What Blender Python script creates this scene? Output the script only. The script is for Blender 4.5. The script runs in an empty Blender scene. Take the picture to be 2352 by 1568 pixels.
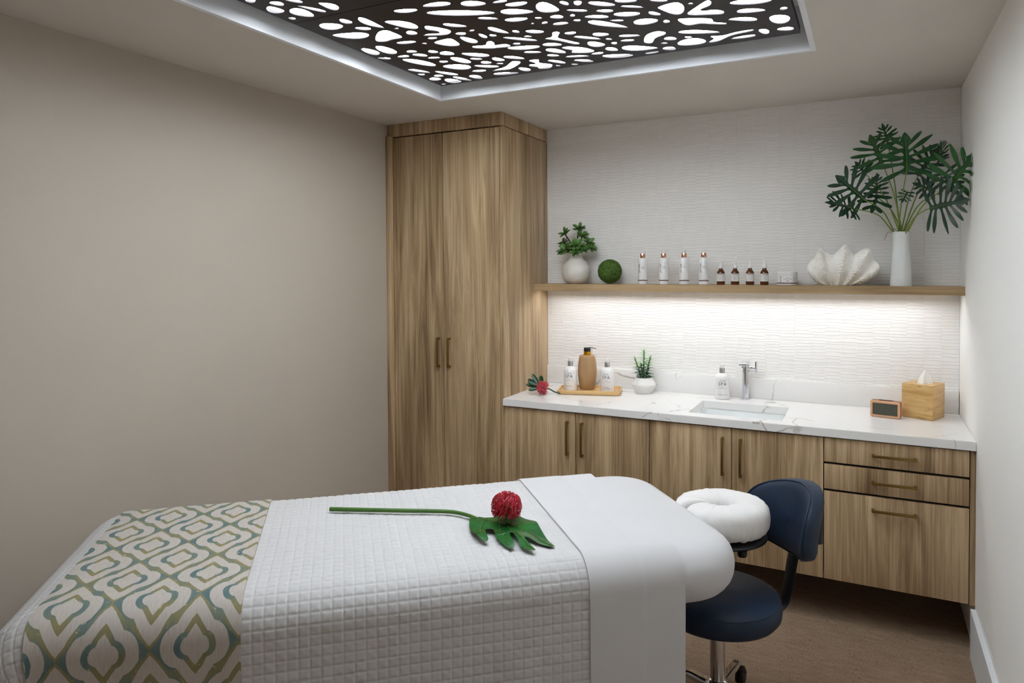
import bpy, bmesh, math, random
from math import sin, cos, pi, radians, hypot, atan2, sqrt
from mathutils import Vector, Matrix, noise, geometry

# ------------------------------------------------------------------ camera
CX, CY, CZ = 2.6502, -4.1067, 1.6653
YAW, PITCH, ROLL = radians(27.1598), radians(-1.1933), radians(-0.3458)
FPX, PPY = 1593.4017, 645.896
fw = Vector((-sin(YAW), cos(YAW), 0)); rt = Vector((cos(YAW), sin(YAW), 0)); up = Vector((0, 0, 1))
fw, up = cos(PITCH)*fw + sin(PITCH)*up, cos(PITCH)*up - sin(PITCH)*fw
rt, up = cos(ROLL)*rt + sin(ROLL)*up, cos(ROLL)*up - sin(ROLL)*rt
CAM = Vector((CX, CY, CZ))
sc = bpy.context.scene
COL = sc.collection
cd = bpy.data.cameras.new('camera'); cam = bpy.data.objects.new('camera', cd); COL.objects.link(cam)
cd.sensor_fit = 'HORIZONTAL'; cd.sensor_width = 36; cd.lens = 36*FPX/2352
cd.shift_y = (PPY-784)/2352
cd.clip_start = 0.02
cam.matrix_world = Matrix(((rt.x, up.x, -fw.x, CX), (rt.y, up.y, -fw.y, CY), (rt.z, up.z, -fw.z, CZ), (0, 0, 0, 1)))
sc.camera = cam

def ray(px, py): return fw + rt*((px-1176)/FPX) - up*((py-PPY)/FPX)
def onz(px, py, z):
    d = ray(px, py); return CAM + d*((z-CZ)/d.z)
def ony(px, py, y):
    d = ray(px, py); return CAM + d*((y-CY)/d.y)

# ------------------------------------------------------------------ world, light, exposure
w = bpy.data.worlds.new('world'); sc.world = w; w.use_nodes = True
w.node_tree.nodes['Background'].inputs[0].default_value = (0, 0, 0, 1)
sc.view_settings.view_transform = 'Standard'; sc.view_settings.look = 'None'
sc.view_settings.gamma = 1.0; sc.view_settings.use_curve_mapping = False
sc.view_settings.exposure = 0.0
PANEL_EMIT = 21.0       # backlit diffuser of the ceiling light
LED_EMIT = 56.0         # strip under the shelf
PANEL_COL = (0.88, 0.95, 1.0); LED_COL = (0.92, 0.96, 1.0)

# room size (m): back wall y=0, left wall x=0
RW, RH, RF = 3.0609, 2.5448, -4.32
CH, CT = 0.9163, 0.038         # worktop height, thickness
ST, STH, SD = 1.5586, 0.042, 0.2106   # shelf top, thickness, depth
TW, FY = 0.8043, -0.622        # tall cabinet width, cabinet front plane

random.seed(7)
# ------------------------------------------------------------------ materials
def srgb(r, g, b):
    f = lambda c: (c/255/12.92) if c/255 <= .04045 else ((c/255+.055)/1.055)**2.4
    return (f(r), f(g), f(b), 1)
class NT:
    def __init__(s, name):
        s.m = bpy.data.materials.new(name); s.m.use_nodes = True; s.t = s.m.node_tree
        s.b = s.t.nodes['Principled BSDF']
    def n(s, typ, **kw):
        x = s.t.nodes.new(typ)
        for k, v in kw.items():
            if k.startswith('i_'):
                x.inputs[int(k[2:]) if k[2:].isdigit() else k[2:].replace('_', ' ')].default_value = v
            else: setattr(x, k, v)
        return x
    def l(s, a, b): s.t.links.new(a, b)
    def math(s, op, a, b=None, c=None):
        x = s.n('ShaderNodeMath', operation=op)
        for i, v in enumerate((a, b, c)):
            if v is None: continue
            if isinstance(v, (int, float)): x.inputs[i].default_value = v
            else: s.l(v, x.inputs[i])
        return x.outputs[0]
    def ramp(s, fac, stops, interp='LINEAR'):
        x = s.n('ShaderNodeValToRGB'); x.color_ramp.interpolation = interp
        e = x.color_ramp.elements
        while len(e) < len(stops): e.new(0.5)
        for q, (p, c) in zip(e, stops): q.position = p; q.color = c if len(c) == 4 else (*c, 1)
        s.l(fac, x.inputs[0]); return x.outputs[0]
    def mix(s, fac, a, b, mode='MIX'):
        x = s.n('ShaderNodeMix', data_type='RGBA', blend_type=mode)
        for sock, v in ((x.inputs[0], fac), (x.inputs[6], a), (x.inputs[7], b)):
            if isinstance(v, (int, float, tuple)): sock.default_value = v
            else: s.l(v, sock)
        return x.outputs[2]
    def coords(s, scale=(1, 1, 1), loc=(0, 0, 0), rnd=0.0, out='Object', rot=(0, 0, 0)):
        tc = s.n('ShaderNodeTexCoord'); mp = s.n('ShaderNodeMapping')
        mp.inputs['Scale'].default_value = scale; mp.inputs['Location'].default_value = loc; mp.inputs['Rotation'].default_value = rot
        src = tc.outputs[out]
        if rnd:
            oi = s.n('ShaderNodeObjectInfo'); cx = s.n('ShaderNodeCombineXYZ')
            r = s.math('MULTIPLY', oi.outputs['Random'], rnd)
            for i in range(3): s.l(r, cx.inputs[i])
            ad = s.n('ShaderNodeVectorMath', operation='ADD'); s.l(src, ad.inputs[0]); s.l(cx.outputs[0], ad.inputs[1]); src = ad.outputs[0]
        s.l(src, mp.inputs[0]); return mp.outputs[0]
    def noise(s, vec, scale=5, detail=3, rough=.5, dist=0.0):
        x = s.n('ShaderNodeTexNoise'); x.inputs['Scale'].default_value = scale; x.inputs['Detail'].default_value = detail
        x.inputs['Roughness'].default_value = rough; x.inputs['Distortion'].default_value = dist
        if vec is not None: s.l(vec, x.inputs['Vector'])
        return x.outputs[0]
    def bump(s, h, strength=.2, dist=.002):
        x = s.n('ShaderNodeBump'); x.inputs['Strength'].default_value = strength; x.inputs['Distance'].default_value = dist
        s.l(h, x.inputs['Height']); s.l(x.outputs[0], s.b.inputs['Normal'])
    def set(s, col=None, rough=None, metal=None, spec=None, **kw):
        if col is not None:
            if isinstance(col, tuple): s.b.inputs['Base Color'].default_value = col
            else: s.l(col, s.b.inputs['Base Color'])
        if rough is not None: s.b.inputs['Roughness'].default_value = rough
        if metal is not None: s.b.inputs['Metallic'].default_value = metal
        if spec is not None: s.b.inputs['Specular IOR Level'].default_value = spec
        for k, v in kw.items(): s.b.inputs[k.replace('_', ' ')].default_value = v
        return s.m

M = {}
def paint(name, rgb, var=.04, rough=.6, scale=2.5, bump=.04):
    t = NT(name); v = t.coords()
    n1 = t.noise(v, scale, 4); c = srgb(*rgb)
    col = t.ramp(n1, [(.3, tuple(x*(1-var) for x in c[:3])), (.7, tuple(min(1, x*(1+var)) for x in c[:3]))])
    n2 = t.noise(v, 260, 2); t.bump(n2, bump, .001)
    M[name] = t.set(col, rough, spec=.3)
def plain(name, rgb, rough=.5, metal=0, var=.06, scale=40, spec=.5, bump=0, bscale=300, **kw):
    t = NT(name); v = t.coords(); c = srgb(*rgb)
    col = t.ramp(t.noise(v, scale, 3), [(.3, tuple(x*(1-var) for x in c[:3])), (.7, tuple(min(1, x*(1+var)) for x in c[:3]))])
    if bump: t.bump(t.noise(v, bscale, 3), bump, .001)
    M[name] = t.set(col, rough, metal, spec, **kw)
paint('wall_beige', (188, 177, 164), .015)
paint('wall_white', (247, 246, 243), .008)
paint('ceiling_paint', (214, 207, 199), .015)
paint('recess_white', (236, 238, 242), .01)
paint('trim_white', (226, 228, 230), .01, .4)
paint('tile_white', (240, 237, 234), .02, .5, 9, .08)

def wood(name, cols, axis='Z', rnd=9.0, rough=.42, fine=.35):
    t = NT(name)
    sc_ = {'Z': (1, 1, .055), 'X': (.055, 1, 1)}[axis]
    v = t.coords(sc_, rnd=rnd)
    v2 = t.coords({'Z': (1, 1, .012), 'X': (.012, 1, 1)}[axis], rnd=rnd*1.7)
    warp = t.noise(v, 5.5, 2, .5, .6)
    g = t.noise(v, 17, 6, .62, 1.1)
    f = t.noise(v2, 150, 3, .6)
    h = t.math('ADD', t.math('MULTIPLY', g, .62), t.math('MULTIPLY', warp, .38))
    h = t.math('ADD', h, t.math('MULTIPLY', t.math('SUBTRACT', f, .5), fine))
    col = t.ramp(h, [(.32, srgb(*cols[0])), (.44, srgb(*cols[1])), (.55, srgb(*cols[2])), (.68, srgb(*cols[3]))])
    t.bump(f, .12, .0008)
    M[name] = t.set(col, rough, spec=.35)
CAB = [(114, 90, 63), (160, 133, 100), (190, 163, 127), (215, 190, 155)]
wood('cabinet_wood', CAB)
wood('shelf_wood', [(126, 101, 70), (160, 134, 99), (178, 151, 114), (196, 170, 134)], 'X')
wood('bamboo_wood', [(196, 152, 96), (214, 172, 114), (224, 184, 128), (232, 196, 144)], 'X', rough=.4, fine=.2)
wood('beech_wood', [(156, 122, 84), (172, 138, 98), (180, 146, 106), (190, 158, 118)], 'Z', rough=.45, fine=.25)
wood('clock_wood', [(208, 154, 114), (224, 174, 134), (232, 184, 144), (238, 194, 156)], 'X', rough=.4, fine=.2)
wood('clock_side_wood', [(122, 66, 44), (142, 82, 58), (154, 92, 66), (166, 104, 78)], 'X', rough=.4, fine=.2)
plain('carcass_dark', (26, 19, 14), .7)
plain('brass', (142, 112, 62), .38, .9, .03)
plain('chrome', (222, 224, 230), .06, 1.0, .01)
plain('silver_satin', (196, 196, 198), .3, .9, .01)
plain('copper', (222, 172, 148), .16, 1.0, .02)
plain('gold', (222, 164, 40), .2, 1.0, .02)
plain('white_plastic', (236, 234, 233), .3, 0, .01)
plain('white_matte', (228, 226, 222), .45, 0, .02)
plain('vase_white', (218, 212, 203), .55, 0, .04, 25, .4, .1, 200)
plain('porcelain', (238, 240, 239), .12, 0, .01)
plain('shell_white', (250, 247, 240), .6, 0, .05, 30, .3, .5, 160)
plain('black_plastic', (16, 16, 18), .35)
plain('black_metal', (20, 20, 24), .45, .2)
plain('navy_leather', (31, 45, 65), .5, 0, .08, 14, .3, .12, 420)
plain('ink', (74, 50, 62), .6)
plain('ink_grey', (96, 92, 94), .6)
plain('ink_pale', (190, 172, 176), .6)
plain('ink_soft', (176, 164, 168), .6)
plain('plum', (98, 64, 78), .5)
plain('screen_grey', (74, 76, 64), .25)
plain('stem_green', (118, 140, 54), .45, 0, .15, 30)
plain('leaf_dark', (22, 62, 34), .34, 0, .3, 22)
plain('leaf_mid', (30, 84, 36), .36, 0, .3, 22)
plain('leaf_blue', (30, 62, 48), .36, 0, .3, 22)
plain('monstera_green', (24, 92, 36), .25, 0, .3, 14)
plain('bed_stem', (64, 104, 32), .4, 0, .12, 20)
plain('succulent', (86, 126, 58), .5, 0, .3, 35)
plain('sedum_light', (150, 194, 122), .5, 0, .2, 60)
plain('sedum_dark', (66, 118, 80), .45, 0, .25, 60)
plain('moss', (84, 116, 44), .8, 0, .5, 60)
plain('twig', (52, 44, 38), .8)
plain('red_bract', (120, 52, 40), .6)
plain('protea_red', (190, 30, 52), .45, 0, .3, 90)
plain('protea_pink', (206, 76, 90), .5, 0, .3, 90)
plain('protea_core', (126, 92, 60), .7)
plain('soil', (58, 48, 36), .9)
plain('sheet_white', (203, 201, 202), .85, 0, .01, 8, .2, .06, 700, Sheen_Weight=.1)
plain('quilt_white', (200, 198, 198), .85, 0, .012, 8, .2, .08, 500, Sheen_Weight=.1)
plain('cradle_cover', (226, 223, 221), .85, 0, .012, 8, .2, .1, 120)
plain('tissue', (246, 244, 241), .9, 0, .01)
plain('panel_dark', (34, 26, 30), .55)
t = NT('diffuser_glow'); M['diffuser_glow'] = t.set((1, 1, 1, 1), .5, Emission_Strength=PANEL_EMIT, Emission_Color=(*PANEL_COL, 1))
t = NT('led_glow'); M['led_glow'] = t.set((1, 1, 1, 1), .5, Emission_Strength=LED_EMIT, Emission_Color=(*LED_COL, 1))
t = NT('amber_glass'); M['amber_glass'] = t.set(srgb(104, 54, 14), .06, spec=.7, Transmission_Weight=.35, IOR=1.45)
t = NT('clear_plastic'); M['clear_plastic'] = t.set((.95, .95, .95, 1), .08, Transmission_Weight=.9, IOR=1.3)
# quartz worktop
t = NT('quartz'); v = t.coords((1, 1, 1))
wn = t.n('ShaderNodeTexNoise'); wn.inputs['Scale'].default_value = 3.2; wn.inputs['Detail'].default_value = 5; t.l(v, wn.inputs['Vector'])
ad = t.n('ShaderNodeMix', data_type='VECTOR', blend_type='MIX') if False else t.n('ShaderNodeVectorMath', operation='MULTIPLY_ADD')
t.l(wn.outputs[1], ad.inputs[0]); ad.inputs[1].default_value = (.35, .35, .35); t.l(v, ad.inputs[2])
vo = t.n('ShaderNodeTexVoronoi', feature='DISTANCE_TO_EDGE'); vo.inputs['Scale'].default_value = 3.1; t.l(ad.outputs[0], vo.inputs['Vector'])
msk = t.noise(v, 2.6, 3)
th = t.math('MULTIPLY', t.math('MAXIMUM', t.math('SUBTRACT', msk, .47), 0.0), .16)
e = t.math('SUBTRACT', 1.0, t.math('MINIMUM', t.math('DIVIDE', vo.outputs[0], t.math('ADD', th, .0006)), 1.0))
e = t.math('MULTIPLY', e, t.ramp(t.noise(v, 6, 2), [(.38, (0, 0, 0)), (.6, (1, 1, 1))]))
col = t.mix(e, srgb(238, 236, 234), srgb(168, 160, 154))
M['quartz'] = t.set(col, .16, spec=.5)
# floor: cork-look sheet with short dark flecks
t = NT('floor_cork'); v = t.coords((1, 1, 1)); vs = t.coords((.28, 1, 1))
base = t.ramp(t.noise(vs, 40, 6, .75), [(.25, srgb(136, 113, 92)), (.5, srgb(154, 130, 108)), (.75, srgb(170, 146, 122))])
vd = t.coords((.5, 1, 1))
fl = t.ramp(t.noise(vd, 210, 3, .6, .3), [(.37, (1, 1, 1)), (.43, (0, 0, 0))])
fl2 = t.ramp(t.noise(t.coords((1, .3, 1)), 170, 2, .6), [(.36, (1, 1, 1)), (.42, (0, 0, 0))])
fl3 = t.ramp(t.noise(t.coords((.08, 1, 1)), 60, 3, .6), [(.30, (1, 1, 1)), (.36, (0, 0, 0))])
dens = t.ramp(t.noise(v, 9, 3), [(.35, (.35, .35, .35)), (.65, (1, 1, 1))])
f_ = t.math('MULTIPLY', t.math('MINIMUM', t.math('ADD', t.math('ADD', t.math('MULTIPLY', fl, .75), t.math('MULTIPLY', fl2, .6)), t.math('MULTIPLY', fl3, .45)), 1.0), dens)
M['floor_cork'] = t.set(t.mix(f_, base, srgb(86, 70, 60)), .6, spec=.25)
# bamboo tissue box with nodes
t = NT('bamboo_box'); v = t.coords((.12, .12, 1), rnd=5); vk = t.coords((1, 1, 1.6), rnd=5)
g = t.noise(v, 60, 5, .6, .4)
bb = t.ramp(g, [(.3, srgb(188, 146, 84)), (.5, srgb(214, 174, 112)), (.7, srgb(226, 190, 132))])
kn = t.ramp(t.noise(vk, 24, 2), [(.66, (0, 0, 0)), (.74, (1, 1, 1))])
M['bamboo_box'] = t.set(t.mix(t.math('MULTIPLY', kn, .6), bb, srgb(160, 112, 56)), .38)
# runner print: staggered quatrefoil medallions, uv map in metres
t = NT('runner_print'); tc = t.n('ShaderNodeTexCoord'); sp = t.n('ShaderNodeSeparateXYZ'); t.l(tc.outputs['UV'], sp.inputs[0])
wob = t.noise(tc.outputs['UV'], 30, 3); PU, PV = .211, .254
xn = t.math('DIVIDE', t.math('ADD', sp.outputs[0], t.math('MULTIPLY', t.math('SUBTRACT', wob, .5), .006)), PU)
yn = t.math('DIVIDE', t.math('ADD', sp.outputs[1], t.math('MULTIPLY', t.math('SUBTRACT', wob, .5), .006)), PV)
def cell(off):
    a = t.math('SUBTRACT', t.math('FRACT', t.math('ADD', xn, off)), .5); b = t.math('SUBTRACT', t.math('FRACT', t.math('ADD', yn, off)), .5)
    return a, b, t.math('ADD', t.math('ABSOLUTE', a), t.math('ABSOLUTE', b))
ax, ay, ad_ = cell(0.0); bx_, by_, bd_ = cell(.5)
sel = t.math('GREATER_THAN', ad_, bd_)
qx = t.math('ADD', t.math('MULTIPLY', bx_, sel), t.math('MULTIPLY', ax, t.math('SUBTRACT', 1.0, sel)))
qy = t.math('ADD', t.math('MULTIPLY', by_, sel), t.math('MULTIPLY', ay, t.math('SUBTRACT', 1.0, sel)))
rr = t.math('SQRT', t.math('ADD', t.math('MULTIPLY', qx, qx), t.math('MULTIPLY', qy, qy)))
ang = t.math('ARCTAN2', qy, qx)
absx, absy = t.math('ABSOLUTE', qx), t.math('ABSOLUTE', qy)
def motif(k):
    a, b = t.math('DIVIDE', absx, k), t.math('DIVIDE', absy, k)
    d = t.math('SUBTRACT', a, .175)
    lobe = t.math('LESS_THAN', t.math('ADD', t.math('MULTIPLY', d, d), t.math('MULTIPLY', b, b)), .198**2)
    tp_ = t.math('MINIMUM', t.math('MAXIMUM', t.math('DIVIDE', t.math('SUBTRACT', .44, b), .24), 0.0), 1.0)
    arch = t.math('LESS_THAN', a, t.math('MULTIPLY', t.math('POWER', tp_, .85), .20))
    return t.math('MAXIMUM', lobe, arch)
band = t.math('SUBTRACT', 1.0, motif(1.04))
ring = t.math('SUBTRACT', motif(.64), motif(.44))
ink = t.math('MAXIMUM', band, ring)
wear = t.ramp(t.noise(tc.outputs['UV'], 55, 4, .7), [(.30, (0, 0, 0)), (.38, (1, 1, 1))])
tfac = t.math('ADD', t.math('MULTIPLY', t.math('ABSOLUTE', t.math('COSINE', ang)), .75), t.math('MULTIPLY', t.math('SUBTRACT', t.noise(tc.outputs['UV'], 9, 3), .5), 1.6))
pcol = t.ramp(tfac, [(.15, srgb(130, 122, 80)), (.45, srgb(118, 120, 86)), (.62, srgb(94, 116, 110)), (.9, srgb(70, 104, 110))])
pcol = t.mix(t.math('MULTIPLY', t.noise(t.coords((1, .15, 1), out='UV'), 120, 4, .7), .22), pcol, srgb(200, 193, 180))
pcol = t.mix(wear, srgb(206, 188, 156), pcol)
cream = t.ramp(t.noise(t.coords((1, .06, 1), out='UV'), 500, 2), [(.3, srgb(180, 171, 163)), (.7, srgb(198, 190, 183))])
M['runner_print'] = t.set(t.mix(ink, cream, pcol), .85, spec=.2)
wv = t.n('ShaderNodeTexWave'); wv.inputs['Scale'].default_value = 260; t.l(tc.outputs['UV'], wv.inputs['Vector']); t.bump(wv.outputs[1], .15, .001)

# ------------------------------------------------------------------ geometry helpers
class G:
    """collects shapes into one mesh"""
    def __init__(s): s.v = []; s.f = []; s.uv = None
    def add(s, vs, fs):
        o = len(s.v); s.v += [tuple(x) for x in vs]; s.f += [tuple(i+o for i in q) for q in fs]; return s
    def box(s, x0, x1, y0, y1, z0, z1, bev=0, seg=2, mat=None):
        bm = bmesh.new(); bmesh.ops.create_cube(bm, size=1)
        for q in bm.verts: q.co = Vector(((x0+x1)/2+q.co.x*(x1-x0), (y0+y1)/2+q.co.y*(y1-y0), (z0+z1)/2+q.co.z*(z1-z0)))
        if bev: bmesh.ops.bevel(bm, geom=bm.edges[:], offset=bev, segments=seg, affect='EDGES', profile=.5)
        return s.bm(bm, mat)
    def bm(s, bm, mat=None):
        bm.verts.index_update(); vs = [(mat @ q.co) if mat else q.co.copy() for q in bm.verts]
        s.add(vs, [[q.index for q in f.verts] for f in bm.faces]); bm.free(); return s
    def lathe(s, prof, n=32, c=(0, 0, 0), fn=None, cap=True):
        vs = []; fs = []
        for i, (r, z) in enumerate(prof):
            for k in range(n):
                a = 2*pi*k/n; rr = fn(r, z, a) if fn else r
                vs.append((c[0]+rr*cos(a), c[1]+rr*sin(a), c[2]+z))
        m = len(prof)
        for i in range(m-1):
            for k in range(n): fs.append((i*n+k, i*n+(k+1) % n, (i+1)*n+(k+1) % n, (i+1)*n+k))
        if cap:
            fs.append(tuple(range(n))[::-1]); fs.append(tuple((m-1)*n+k for k in range(n)))
        return s.add(vs, fs)
    def tube(s, pts, rad, n=8, cap=True, flat=1.0, upv=None):
        pts = [Vector(p) for p in pts]; m = len(pts); vs = []; fs = []
        prev = None
        for i, p in enumerate(pts):
            d = (pts[min(i+1, m-1)]-pts[max(i-1, 0)]).normalized()
            if prev is None:
                a = Vector(upv) if upv else (Vector((0, 0, 1)) if abs(d.z) < .9 else Vector((1, 0, 0)))
            else: a = prev
            b = d.cross(a).normalized(); a = b.cross(d).normalized(); prev = a
            r = rad[i] if isinstance(rad, (list, tuple)) else rad
            for k in range(n):
                q = 2*pi*k/n; vs.append(p + a*(r*flat*sin(q)) + b*(r*cos(q)))
        for i in range(m-1):
            for k in range(n): fs.append((i*n+k, i*n+(k+1) % n, (i+1)*n+(k+1) % n, (i+1)*n+k))
        if cap: fs.append(tuple(range(n))[::-1]); fs.append(tuple((m-1)*n+k for k in range(n)))
        return s.add(vs, fs)
    def grid(s, fn, nu, nv, closeu=False):
        vs = [fn(i/nu, j/nv) for i in range(nu if closeu else nu+1) for j in range(nv+1)]
        w_ = nv+1; N = nu if closeu else nu
        fs = [(i*w_+j, ((i+1) % nu if closeu else i+1)*w_+j, ((i+1) % nu if closeu else i+1)*w_+j+1, i*w_+j+1) for i in range(N) for j in range(nv)]
        return s.add(vs, fs)
    def prism(s, poly, h0, h1, to=lambda x, y, h: (x, y, h)):
        n = len(poly); vs = [to(x, y, h0) for x, y in poly]+[to(x, y, h1) for x, y in poly]
        fs = [tuple(range(n))[::-1], tuple(range(n, 2*n))]+[(i, (i+1) % n, n+(i+1) % n, n+i) for i in range(n)]
        return s.add(vs, fs)
    def obj(s, name, mat, parent=None, smooth=35, loc=None, rot=None, label=None):
        me = bpy.data.meshes.new(name); me.from_pydata(s.v, [], s.f); me.validate()
        bm = bmesh.new(); bm.from_mesh(me); bmesh.ops.recalc_face_normals(bm, faces=bm.faces[:]); bm.to_mesh(me); bm.free()
        if mat: me.materials.append(M[mat])
        if smooth:
            for p in me.polygons: p.use_smooth = True
            me.set_sharp_from_angle(angle=radians(smooth))
        return link(name, me, parent, loc, rot, label)
def link(name, data, parent=None, loc=None, rot=None, label=None):
    o = bpy.data.objects.new(name, data); COL.objects.link(o)
    if parent: o.parent = parent
    if loc: o.location = loc
    if rot: o.rotation_euler = rot
    if label: o['label'] = label
    return o
def thing(name, label, cat, loc=(0, 0, 0), rz=0, group=None):
    return tag(link(name, None, loc=loc, rot=(0, 0, rz)), label, cat, group)
def tag(o, label, cat, group=None, kind=None):
    o['label'] = label; o['category'] = cat
    if group: o['group'] = group
    if kind: o['kind'] = kind
    return o
def struct(o, label, cat):
    o['kind'] = 'structure'; o['label'] = label; o['category'] = cat; return o
def catmull(pts, sub=6, closed=True):
    n = len(pts); out = []
    for i in range(n if closed else n-1):
        p0, p1, p2, p3 = (pts[(i-1) % n], pts[i], pts[(i+1) % n], pts[(i+2) % n]) if closed else (pts[max(i-1, 0)], pts[i], pts[i+1], pts[min(i+2, n-1)])
        for k in range(sub):
            u = k/sub
            out.append(tuple(.5*(2*b+(c-a)*u+(2*a-5*b+4*c-d)*u*u+(3*b-a-3*c+d)*u**3) for a, b, c, d in zip(p0, p1, p2, p3)))
    if not closed: out.append(tuple(pts[-1]))
    return out
_tc = {}
def text2d(s, size, align='CENTER', spacing=1.0):
    cu = bpy.data.curves.new('lettering', 'FONT'); cu.body = s; cu.size = size; cu.align_x = align; cu.space_character = spacing
    cu.resolution_u = 3
    o = bpy.data.objects.new('lettering', cu); COL.objects.link(o)
    me = bpy.data.meshes.new_from_object(o); v = [tuple(q.co) for q in me.vertices]; f = [tuple(p.vertices) for p in me.polygons]
    bpy.data.objects.remove(o); bpy.data.curves.remove(cu); bpy.data.meshes.remove(me)
    return v, f
def text_cyl(g, s, size, r, z, a0=-pi/2, spacing=1.0, vertical=False, align='CENTER'):
    v, f = text2d(s, size, align, spacing)
    if vertical: v = [(-y, x, 0) for x, y, _ in v]
    g.add([(r*cos(a0+x/r), r*sin(a0+x/r), z+y) for x, y, _ in v], f); return g
def copy_tree(root, loc, label, rz=None):
    r = root.copy(); COL.objects.link(r); r.location = loc; r['label'] = label
    if rz is not None: r.rotation_euler = (0, 0, rz)
    for ch in list(root.children):
        c = ch.copy(); COL.objects.link(c); c.parent = r
        for g_ in ch.children:
            d = g_.copy(); COL.objects.link(d); d.parent = c
    return r

# ================================================================== THE ROOM
g = G().box(-.1, RW+.1, RF-.1, .1, -.08, 0)
struct(g.obj('floor', 'floor_cork', smooth=0), 'brown cork-look floor with fine dark flecks', 'floor')
struct(G().box(-.1, 0, RF-.1, .1, 0, RH+.3).obj('wall_left', 'wall_beige', smooth=0), 'plain beige painted wall on the left', 'wall')
struct(G().box(RW, RW+.1, RF-.1, .1, 0, RH+.3).obj('wall_right', 'wall_white', smooth=0), 'plain off-white painted wall on the right', 'wall')
struct(G().box(0, RW, RF-.1, RF, 0, RH+.3).obj('wall_front', 'wall_beige', smooth=0), 'plain wall behind the viewpoint', 'wall')
wb = struct(G().box(-.1, RW+.1, .006, .1, 0, RH+.3).obj('wall_back', 'wall_white', smooth=0), 'white back wall clad in ridged vertical strips', 'wall')
# ridged strips of the wall covering, shared meshes
SW = .0767; Z0, Z1 = 1.0, RH
def strip_mesh(k):
    rnd = random.Random(40+k); z = Z0; rows = []
    while z < Z1:
        h = rnd.choice((.0125, .0145, .0155, .017, .018, .02, .024)); rows.append((z, min(z+h, Z1), rnd.uniform(.0005, .0016), rnd.uniform(-.002, .002), rnd.uniform(-.0016, .0016))); z += h
    xs = [.00015+(SW-.0003)*i/4 for i in range(5)]; vs = []; fs = []
    def wv(x, row): return row[3]*(x/SW-.5) + row[4]*cos(2*pi*x/SW*1.0+row[3]*900)*.7
    for i, row in enumerate(rows):
        nx = rows[i+1] if i+1 < len(rows) else row
        lo = 0 if i == 0 else 1; hi = 1 if i+1 < len(rows) else 0
        b = len(vs)
        for x in xs: vs.append((x, -row[2]-.001, row[0]+lo*wv(x, row)))
        for x in xs: vs.append((x, -.0007, row[1]-.0012*hi+hi*wv(x, nx)))
        for j in range(4): fs.append((b+j, b+j+1, b+6+j, b+5+j))
        if hi:
            for j in range(4): fs.append((b+5+j, b+6+j, b+11+j, b+10+j))
    n = len(vs)
    # side returns
    for x in (xs[0], xs[-1]):
        m = len(vs); vs += [(x, -.0012, Z0), (x, .006, Z0), (x, .006, Z1), (x, -.0012, Z1)]; fs.append((m, m+1, m+2, m+3))
    me = bpy.data.meshes.new('tile_strip'); me.from_pydata(vs, [], fs); me.materials.append(M['tile_white']); return me
SM = [strip_mesh(k) for k in range(7)]
x = 3.0595-SW; i = 0
while x > TW-.08:
    me = SM[(i*3) % 7]
    if x < TW+.001:
        me = me.copy()
        for q in me.vertices: q.co.x = max(q.co.x, TW-x+.0006)
    link('tile_strip', me, wb, (x, 0, 0)); x -= SW; i += 1
struct(G().box(RW-.003, RW-.0002, -.004, .006, 1.033, RH, .0008).obj('trim_1', 'trim_white'), 'thin white edging where ridged wall meets right wall', 'trim')
# ceiling with recess
QX0, QX1, QY0, QY1, QT = .64, 2.438, -3.24, -1.0, RH+.19
g = G()
for a in ((-.1, QX0-.02, RF-.1, .1), (QX1+.02, RW+.1, RF-.1, .1), (QX0-.02, QX1+.02, RF-.1, QY0-.02), (QX0-.02, QX1+.02, QY1+.02, .1)): g.box(*a, RH, RH+.04)
ce = struct(g.obj('ceiling', 'ceiling_paint', smooth=0), 'warm white ceiling with a rectangular light recess', 'ceiling')
g = G()
for a in ((QX0-.02, QX0, QY0-.02, QY1+.02), (QX1, QX1+.02, QY0-.02, QY1+.02), (QX0, QX1, QY0-.02, QY0), (QX0, QX1, QY1, QY1+.02)): g.box(*a, RH, QT)
g.box(QX0-.02, QX1+.02, QY0-.02, QY1+.02, QT, QT+.02)
g.obj('recess', 'recess_white', ce, smooth=0)
BB = .2071
struct(G().prism([(0, 0), (.0192, 0), (.0192, BB), (0, BB)], RF, -.638, lambda a, b, h: (RW-a, h, b)).obj('baseboard_right', 'trim_white', smooth=0), 'tall flat white baseboard along the right wall', 'baseboard')
struct(G().prism([(0, 0), (.0192, 0), (.0192, BB), (0, BB)], RF, -.66, lambda a, b, h: (a, h, b)).obj('baseboard_left', 'trim_white', smooth=0), 'tall flat white baseboard along the left wall', 'baseboard')

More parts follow.
